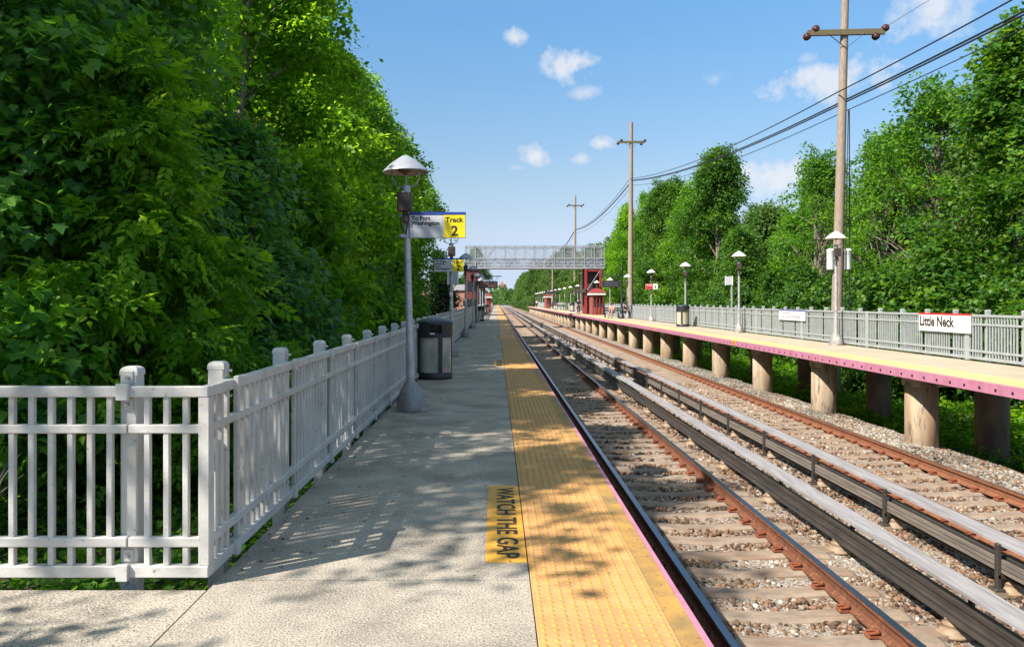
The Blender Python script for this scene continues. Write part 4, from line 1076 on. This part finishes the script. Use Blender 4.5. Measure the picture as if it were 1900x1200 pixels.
def trunk_mb(base, h, r0, targets, seed, lean=(0, 0), nl=26, fork=.3):
    """tapered trunk with limbs curving out to chosen clumps"""
    r = random.Random(seed); mb = MB(); H = h
    path = [Vector((base[0] + lean[0] * t * t * H + .12 * math.sin(t * 5 + seed), base[1] + lean[1] * t * t * H + .12 * math.cos(t * 4 + seed), base[2] + t * H)) for t in [i / 10 for i in range(11)]]
    mb.tube(path, [r0 * (1.25 if i == 0 else 1 - .88 * i / 10) for i in range(11)], 9)
    T = [Vector(t) for t in targets]; r.shuffle(T)
    for t in T[:nl]:
        rel = max(fork, min(.9, (t.z - base[2]) / H - r.uniform(.12, .3))); i = rel * 10; a = path[int(i)].lerp(path[min(10, int(i) + 1)], i - int(i))
        d = t - a; m1 = a + d * .35 + Vector((r.uniform(-.2, .2), r.uniform(-.2, .2), d.length * .10)); m2 = a + d * .7 + Vector((r.uniform(-.25, .25), r.uniform(-.25, .25), d.length * .06))
        ra = r0 * (1 - .85 * rel) * r.uniform(.35, .6)
        mb.tube([a, m1, m2, t], [ra, ra * .65, ra * .4, ra * .12], 5)
        for q in range(2):
            b = m1.lerp(m2, r.random()); e = b + Vector((r.uniform(-.9, .9), r.uniform(-.9, .9), r.uniform(.1, .9)))
            mb.tube([b, b.lerp(e, .5) + Vector((0, 0, .06)), e], [ra * .35, ra * .22, ra * .06], 4)
    return mb
def tree(name, label, loc, blobs, K, m, leafV, leafF, lsize, mat, seed, h=None, r0=.16, bark='bark', group=None, cat='tree', size=.5, flat=.5, up=1.0, out=.5, rnd=.7, droop=.5, cut=-.35, shell=.45, nf=.8, nl=26, lean=(0, 0), zmin=None, base=.5, fork=.3):
    t = thing(name, label, cat, loc, 0, group)
    cs, od, P, O, T = crown(blobs, K, m, seed, size, flat, shell, cut, nf, zmin)
    part('trunk', trunk_mb((0, 0, -.25), h or float(cs[:, 2].max()) * .93, r0, cs, seed, lean, nl, fork), bark, t)
    leaves('crown', P, O, T, leafV, leafF, lsize, seed + 1, LEAF[mat], t, up, out, rnd, droop, base=base)
    return t

# --- prototypes shared by many trees (12 m high)
def lumpy(h, r, seed, n=30, low=.3, top=5, lobe=.30, pw=.75, gap=None, fill=.5):
    """crown of many separate lobes over an uneven envelope, with upright sprigs at the top"""
    q = random.Random(seed); b = []
    for i in range(n):
        t = (i + .5) / n; z = low + (1 - low) * t; env = math.sin(math.pi * min(1, (t * .86 + .12)) ** pw)
        a = i * 2.4 + q.uniform(-.5, .5); rr = r * env * q.uniform(.55, 1.02) * (.9 if t < .85 else .6 if t < .93 else .35); k = r * lobe * q.uniform(.7, 1.25) * (.75 + .35 * env)
        if gap and gap[1] < z < gap[2] and abs((math.degrees(a) - gap[0] + 180) % 360 - 180) < gap[3]: continue
        b.append(((rr * math.cos(a), rr * math.sin(a), h * z * q.uniform(.95, 1.02)), (k, k, k * q.uniform(.55, .8))))
    for i in range(top):
        a = q.uniform(0, 6.28); rr = r * q.uniform(.05, .34); b.append(((rr * math.cos(a), rr * math.sin(a), h * q.uniform(.90, .98)), (r * .15, r * .15, h * .065)))
    b.append(((0, 0, h * (low + .86) / 2), (r * fill, r * fill, h * (.8 - low) / 2)))
    if not gap: b.append(((0, 0, h * .84), (r * .42, r * .42, h * .14)))
    return b
protoA = tree('broadleaf_tree', '', (0, 0, 0), lumpy(12.6, 3.6, 3, 52, .10, 10, .25, fill=.42), 1300, 40, LS_V, LS_F, .17, 'bright', 31, group='tall trees behind the left fence', size=.24, flat=.6, base=.42, shell=.55, nl=60, out=.35, up=1.2, droop=.4, bark='bark_pale')
protoB = tree('broadleaf_tree', '', (0, 0, 0), lumpy(12.0, 3.7, 8, 46, .10, 9, .28, fill=.42), 1250, 40, LS_V, LS_F, .17, 'mid', 47, size=.26, flat=.5, base=.52, shell=.55, nl=50, up=1.2)
protoJ = tree('broadleaf_tree', '', (0, 0, 0), lumpy(12.0, 3.7, 8, 40, .46, 9, .27, fill=.3), 1000, 40, LS_V, LS_F, .17, 'bright', 57, size=.25, flat=.5, base=.45, shell=.55, nl=50, up=1.2)
protoK = tree('broadleaf_tree', '', (0, 0, 0), lumpy(12.6, 3.6, 63, 52, .10, 10, .25, fill=.42), 1250, 40, LS_V, LS_F, .17, 'sunny', 131, size=.24, flat=.6, base=.6, shell=.55, nl=60, out=.35, up=1.2, droop=.4, bark='bark_pale')
protoC = tree('maple_tree', '', (0, 0, 0), lumpy(11.0, 3.2, 15, 50, .06, 7, .28, .6, fill=.4), 1250, 30, MP_V, MP_F, .14, 'mid', 61, size=.26, flat=.3, up=1.6, rnd=.5, base=.62, shell=.5, nl=40)
protoG = tree('maple_tree', '', (0, 0, 0), lumpy(11.0, 3.2, 95, 50, .06, 7, .28, .6, fill=.4), 1250, 30, MP_V, MP_F, .14, 'sunny', 97, size=.26, flat=.3, up=1.6, rnd=.5, base=.6, shell=.5, nl=40)
protoH = tree('shrub', '', (0, 0, 0), lumpy(3.6, 1.7, 25, 18, .12, 5, .34, .6), 520, 30, MP_V, MP_F, .12, 'sunny', 99, h=2.6, r0=.05, cat='shrub', size=.2, flat=.3, up=1.6, rnd=.5, base=.5)
protoD = tree('sparse_tree', '', (0, 0, 0), lumpy(11.0, 2.7, 21, 24, .40, 9, .25, fill=.2), 240, 28, LS_V, LS_F, .15, 'mid', 71, size=.22, cut=.0, shell=.3, bark='bark_pale', nl=70, base=.45, r0=.16, fork=.35)
protoE = tree('shrub', '', (0, 0, 0), lumpy(3.4, 1.7, 5, 18, .12, 5, .34, .6), 480, 30, MP_V, MP_F, .125, 'mid', 83, h=2.6, r0=.05, cat='shrub', size=.2, flat=.3, up=1.6, rnd=.5, base=.5)
protoF = tree('broadleaf_tree', '', (0, 0, 0), lumpy(12.0, 4.0, 28, 28, .08, 6, .34), 520, 38, LS_V, LS_F, .28, 'far', 91, size=.42)
# conifer
def conifer(label, loc, H, Rr, seed):
    t = thing('conifer_tree', label, 'tree', loc); r = np.random.default_rng(seed)
    P = []; O = []
    for k in range(120):
        z = H * (.08 + .9 * k / 120) ; L = Rr * (1 - z / H) ** .8 * r.uniform(.75, 1.1); a = r.uniform(0, 6.28)
        d = np.array([math.cos(a), math.sin(a), 0]); n = int(40 + 120 * L / Rr); u = r.random(n) ** .7
        P.append(d * (u * L)[:, None] + np.array([0, 0, z]) + r.normal(size=(n, 3)) * np.array([.14, .14, .07]) * (1 + 2 * (1 - u))[:, None] - np.array([0, 0, .25]) * (u ** 2)[:, None]); O.append(np.repeat(d[None], n, 0))
    P = np.concatenate(P); O = np.concatenate(O)
    mb = MB(); mb.tube([(0, 0, -.2), (0, 0, H * .95)], [.16, .03], 8); part('trunk', mb, 'bark', t)
    leaves('crown', P, O, np.zeros(len(P)), LS_V, LS_F, .20, seed, LEAF['conifer'], t, .6, .2, .7, .3)
    return t
def lab_tree(p, loc, rz, sc, label, group=None, cat=None):
    c = copy_tree(p, None, loc, R(rz), label, sc)
    if group: c['group'] = group
    return c
GL = 'tall trees behind the left fence'
# left wall of trees
left = [  # proto, x, y, scale, zscale, text
    (protoC, -8.6, 11.5, .95, 1.0, 'dark maple tree behind the short fence return'),
    (protoB, -9.5, 15.5, 1.1, 1.15, 'tall leafy tree behind the leftmost maple'),
    (protoA, -7.7, 27.0, 1.1, 1.14, 'yellow-green tree right of the forked trunk tree'),
    (protoB, -7.4, 33.0, 1.06, 1.14, 'full green tree in the middle of the left row'),
    (protoA, -7.3, 39.0, 1.06, 1.12, 'bright full tree behind the nearest lamp shade'),
    (protoB, -7.4, 45.5, 1.04, 1.12, 'rounded green tree just left of the nearest lamp shade'),
    (protoJ, -7.5, 53.0, 1.03, 1.12, 'yellow-green tree second from the right end of the left row'),
    (protoJ, -7.8, 60.0, 1.02, 1.1, 'last tree of the left row beside the sky'),
]
for i, (p, x, y, s, sz, lab) in enumerate(left): lab_tree(p, (x, y, -.5), 40 + i * 77, (s, s, sz), lab, GL)
# trees outside the left edge of the picture that shade the platform
lab_tree(protoD, (-8.9, 5.0, -.5), 30, (1.1, 1.1, 1.2), 'sparse tree left of the camera', None)
lab_tree(protoD, (-8.6, -5.5, -.5), 120, (1.3, 1.3, 1.05), 'sparse tree behind the camera', None)
tree('broadleaf_tree', 'bright tall tree with forked trunk showing through its crown', (-6.75, 21.5, -.5), lumpy(13.5, 3.7, 77, 50, .10, 10, .24, gap=(-70, .38, .84, 52), fill=.1), 1250, 38, LS_V, LS_F, .17, 'bright', 78, group=GL, size=.24, flat=.6, base=.55, shell=.5, nl=90, out=.35, up=1.2, droop=.4, bark='bark_pale', r0=.19, h=11.5, fork=.42)
lab_tree(protoB, (-10.5, 24.5, -.5), 200, (1.1, 1.1, 1.1), 'tree half hidden behind the forked trunk tree', GL)
lab_tree(protoD, (-10.4, 7.4, -.5), 200, (1.2, 1.2, 1.3), 'sparse tree just outside the left edge of the picture', None)
tree('sparse_tree', 'thin twiggy tree beside the camera', (-8.3, 1.6, -.5), lumpy(11.5, 3.4, 121, 26, .36, 4, .2, fill=.2), 215, 26, LS_V, LS_F, .15, 'mid', 122, size=.2, cut=.05, shell=.3, bark='bark_pale', nl=70, r0=.14, fork=.35)
# near hand-placed shrubs with large leaves
tree('maple_tree', 'dark maple sapling with broad drooping leaves at the left edge', (-5.4, 8.6, -.5), lumpy(8.5, 1.9, 41, 34, .06, 0, .30, .5, fill=.5), 1300, 13, MP_V, MP_F, .125, 'deep', 101, h=6.5, r0=.09, size=.22, flat=.25, up=1.7, rnd=.45, droop=.9, base=.7, shell=.4, cut=-.5)
tree('ash_sapling', 'ash sapling with drooping compound leaves in front of the maple', (-3.95, 8.9, -.5), lumpy(4.9, 1.3, 43, 20, .12, 2, .30, .5, fill=.3), 520, 6, COMP[0], COMP[1], .26, 'bright', 113, h=4.0, r0=.05, size=.2, flat=.4, up=1.5, rnd=.4, droop=.35, base=.42, shell=.3, cut=-.7)
tree('maple_tree', 'blue-green maple with layered leaves behind the fence corner', (-4.5, 13.2, -.5), lumpy(4.9, 2.0, 45, 26, .06, 2, .32, .5, fill=.5), 1300, 14, MP_V, MP_F, .125, 'blue', 127, h=4.6, r0=.09, size=.24, flat=.2, up=1.9, rnd=.35, droop=.7, base=.6, shell=.4, cut=-.7)
tree('maple_tree', 'tall dark maple rising behind the ash sapling', (-6.3, 12.4, -.5), lumpy(10.5, 2.3, 49, 36, .25, 2, .30, .6, fill=.4), 1500, 14, MP_V, MP_F, .13, 'deep', 139, h=9.0, r0=.12, size=.26, flat=.25, up=1.7, rnd=.45, droop=.7, base=.75, shell=.4)
tree('shrub', 'feathery bright green shrub behind the white fence', (-4.5, 18.8, -.5), lumpy(5.4, 1.9, 53, 22, .1, 3, .32, .5), 700, 12, COMP[0], COMP[1], .20, 'bright', 151, h=3.6, r0=.06, cat='shrub', size=.24, flat=.4, up=1.4, rnd=.5, droop=.3, base=.5, shell=.4, cut=-.6)
tree('maple_tree', 'light green branch tips of a young maple high at the left edge', (-6.6, 9.4, -.5), [((0, 0, 6.3), (1.3, 1.2, .8)), ((.4, -.5, 7.1), (1.0, .9, .6)), ((-.4, .2, 5.2), (.8, .8, .5))], 170, 10, MP_V, MP_F, .15, 'bright', 161, h=6.6, r0=.06, size=.24, flat=.3, up=1.5, rnd=.5, droop=.8, base=.6, shell=.3)
for i, (x, y, s, sz) in enumerate(((-3.6, 9.6, .42, .5), (-5.2, 16.5, .95, 1.1), (-4.9, 24.5, 1.0, 1.25), (-5.1, 29.5, 1.05, 1.35), (-5.1, 35.0, 1.1, 1.45), (-5.4, 41, 1.15, 1.5), (-5.9, 47, 1.15, 1.5), (-7.2, 53.5, 1.15, 1.5), (-8.9, 60, 1.2, 1.5), (-10.6, 66, 1.3, 1.2), (-7, 8.5, .9, 1.0))):
    lab_tree(protoE, (x, y, -.55), i * 67, (s, s, sz), '%s leafy shrub along the outside of the left fence' % ORD[i], 'shrubs along the outside of the left fence')
conifer('dark conifer standing left of the second lamp post in the car park', (-4.75, 67.0, -.45), 6.4, 2.3, 5)
lab_tree(protoF, (-4.9, 190, -.5), 0, (.9, .9, 1.2), 'dark tree rising behind the left end of the footbridge')
lab_tree(protoF, (-14, 118, -.5), 60, (.8, .8, .8), 'tree in front of the pale brick building')
for i, (x, y) in enumerate(((-11, 185), (-8, 230), (-7, 270), (-8, 320), (-9, 380), (-16, 250), (-14, 350), (-6, 430), (-8, 500), (-12, 600))):
    lab_tree(protoF, (x, y, -.5), i * 50, (1, 1, .8), 'distant tree beyond the left end of the near platform', 'distant trees left of the line')
# right wall of trees
GR = 'trees behind the far platform fence'
right = [
    (protoG, 17.6, 27.0, 1.25, 1.13, 'huge bright maple at the right edge of the picture'), (protoG, 16.6, 21.0, 1.0, .95, 'maple tree just outside the right edge'),
    (protoK, 21.0, 31.5, 1.1, 1.0, 'leafy tree behind the huge right-hand maple'),
    (protoD, 16.9, 31.0, 1.1, 1.08, 'sparse tree with bare pale branches left of the huge maple'), (protoD, 17.6, 36.5, .95, .98, 'sparse forked tree right of the nearest utility pole'),
    (protoD, 17.2, 42.5, 1.0, 1.02, 'thin open tree left of the nearest utility pole'), (protoD, 18.6, 47.0, 1.0, 1.0, 'thin open tree behind the nearest utility pole'),
    (protoG, 19.2, 38.5, 1.0, 1.02, 'dense maple behind the open trees by the nearest utility pole'), (protoB, 20.0, 51.0, 1.0, .86, 'green tree filling the gap left of the nearest utility pole'),
    (protoK, 15.9, 58.0, 1.0, 1.12, 'yellow-green tree behind the second far lamp'), (protoG, 15.6, 52.0, .75, .70, 'low maple behind the litter bin'),
    (protoB, 16.5, 66.0, 1.1, 1.1, 'dark full tree right of the second utility pole'), (protoK, 15.6, 74.0, 1.0, 1.1, 'dense green tree behind the second utility pole'),
    (protoK, 17.5, 80.0, 1.1, 1.2, 'pale tree left of the second utility pole'), (protoB, 18.2, 92.0, 1.1, 1.4, 'tall tree with open top right of the footbridge'),
    (protoA, 18.0, 106.0, 1.2, 1.35, 'tree directly behind the right end of the footbridge'),
]
for i, (p, x, y, s, sz, lab) in enumerate(right): lab_tree(p, (x, y, -1.8), 15 + i * 61, (s, s, sz), lab, GR)
for i in range(22):
    y = 19.5 + i * 3.6 + random.uniform(-.5, .5); s = random.uniform(.9, 1.15)
    lab_tree(protoH, (15.0 + random.uniform(-.3, .6), y, -1.9), i * 71, (s, s * 1.05, random.uniform(1.15, 1.5)), '%s shrub in the green wall behind the far fence' % ORD[i], 'shrubs behind the far platform fence')
for i in range(34):
    y = 112 + i * 11 + random.uniform(-3, 3); s = random.uniform(.9, 1.2)
    lab_tree(protoF, (15 + random.uniform(0, 3.5) - (3 if y > 235 else 0), y, -1.8), i * 71, (s, s, random.uniform(1.0, 1.35)), 'distant tree in the row right of the line', 'distant trees right of the line')
for i in range(12):
    lab_tree(protoF, (24 + random.uniform(-3, 3), 40 + i * 14, -1.8), i * 31, (1, 1, .95), 'tree in the second row behind the far platform', 'second row of trees on the right')
for p in (protoA, protoB, protoC, protoD, protoE, protoF, protoG, protoH, protoJ, protoK):
    for ch in list(p.children): bpy.data.objects.remove(ch)
    bpy.data.objects.remove(p)
# far wood closing the horizon
n = 26000; x = rng.uniform(-420, 420, n); y = rng.uniform(720, 1100, n); z = rng.random(n) ** .7 * (13 + 4 * np.sin(x * .06) + 3 * np.sin(x * .17 + 1))
o = scatter('far_wood', LS_V, LS_F, np.stack([x, y, z - 2], 1), rand_rot(n), rng.uniform(3, 5.5, n), rng.normal(.4, .2, n), LEAF['far'])
tag(o, 'far wood closing the horizon at the end of the line', None, None, 'stuff')
# ground cover
def cover(name, label, x0, x1, y0, y1, dens, V, F, size, mat, seed, base=.5, hh=.16, keep=None):
    r = np.random.default_rng(seed); n = int((x1 - x0) * (y1 - y0) * dens)
    x = r.uniform(x0, x1, n); y = r.uniform(y0, y1, n)
    z = np.array([gz(a, b) for a, b in zip(x, y)]); p = np.stack([x, y, z], 1)
    k = pnoise(p, 1.1, seed) > -.75; p = p[k]; n = len(p)
    hg = hh * (1 + .8 * pnoise(p, 1.7, seed + 2)); p[:, 2] += r.random(n) * np.maximum(.03, hg)
    nor = np.array([0, 0, 1.0]) + r.normal(size=(n, 3)) * .5; tip = r.normal(size=(n, 3)) * np.array([1, 1, .4])
    o = scatter(name, V, F, p, frames(tip, nor), size * r.uniform(.6, 1.4, n), base + .18 * pnoise(p, 2.3, seed + 3) + r.normal(0, .2, n), LEAF[mat]); tag(o, label, None, None, 'stuff'); return o
cover('ground_cover', 'low leafy ground cover below the white fence', -9, -1.72, 4.5, 12, 430, LD_V, LD_F, .085, 'mid', 7, .45, .22)
cover('ground_cover', 'low leafy ground cover along the outside of the white fence', -6, -1.72, 12, 40, 170, LD_V, LD_F, .12, 'mid', 8, .45, .3)
cover('undergrowth', 'sunlit undergrowth behind the columns of the far platform', 10.2, 15.5, 15, 60, 240, LS_V, LS_F, .15, 'bright', 9, .4, .35)
cover('undergrowth', 'distant undergrowth behind the far platform', 10.5, 16, 60, 130, 60, LS_V, LS_F, .25, 'bright', 10, .4, .4)
# fallen leaves and grit gathered on the platform
n = 420; x = PX0 + .04 + rng.random(n) ** 2.2 * 2.2; y = 4.6 + rng.random(n) * 18; x[:60] = -1.2 + rng.normal(0, .22, 60); y[:60] = 11.4 + rng.normal(0, .3, 60)
nor = np.array([0, 0, 1.0]) + rng.normal(size=(n, 3)) * .25
LEAF['dry'] = tinted('leaf_dry', [(.06, .03, .012), (.14, .07, .025), (.20, .13, .05), (.10, .12, .03)], .8)
o = scatter('fallen_leaves', LD_V, LD_F, np.stack([x, y, np.full(n, .006)], 1), frames(rng.normal(size=(n, 3)) * np.array([1, 1, .1]), nor), rng.uniform(.012, .04, n), rng.random(n), LEAF['dry'])
tag(o, 'dry fallen leaves and seeds scattered along the fence side of the near platform', None, None, 'stuff')
# dead twigs by the left edge
t = thing('dead_branch', 'pale dead branch lying among the leaves at the left edge', 'branch', (-4.25, 6.7, -.3))
mb = MB()
q = random.Random(9)
for k in range(9):
    a = Vector((0, 0, .0)); d = Vector((q.uniform(-.5, .6), q.uniform(-.3, .3), q.uniform(.1, .8))); mb.tube([a, a + d * .5 + Vector((0, 0, .08)), a + d], [.014, .009, .003], 5)
part('twig', mb, 'bark_pale', t)
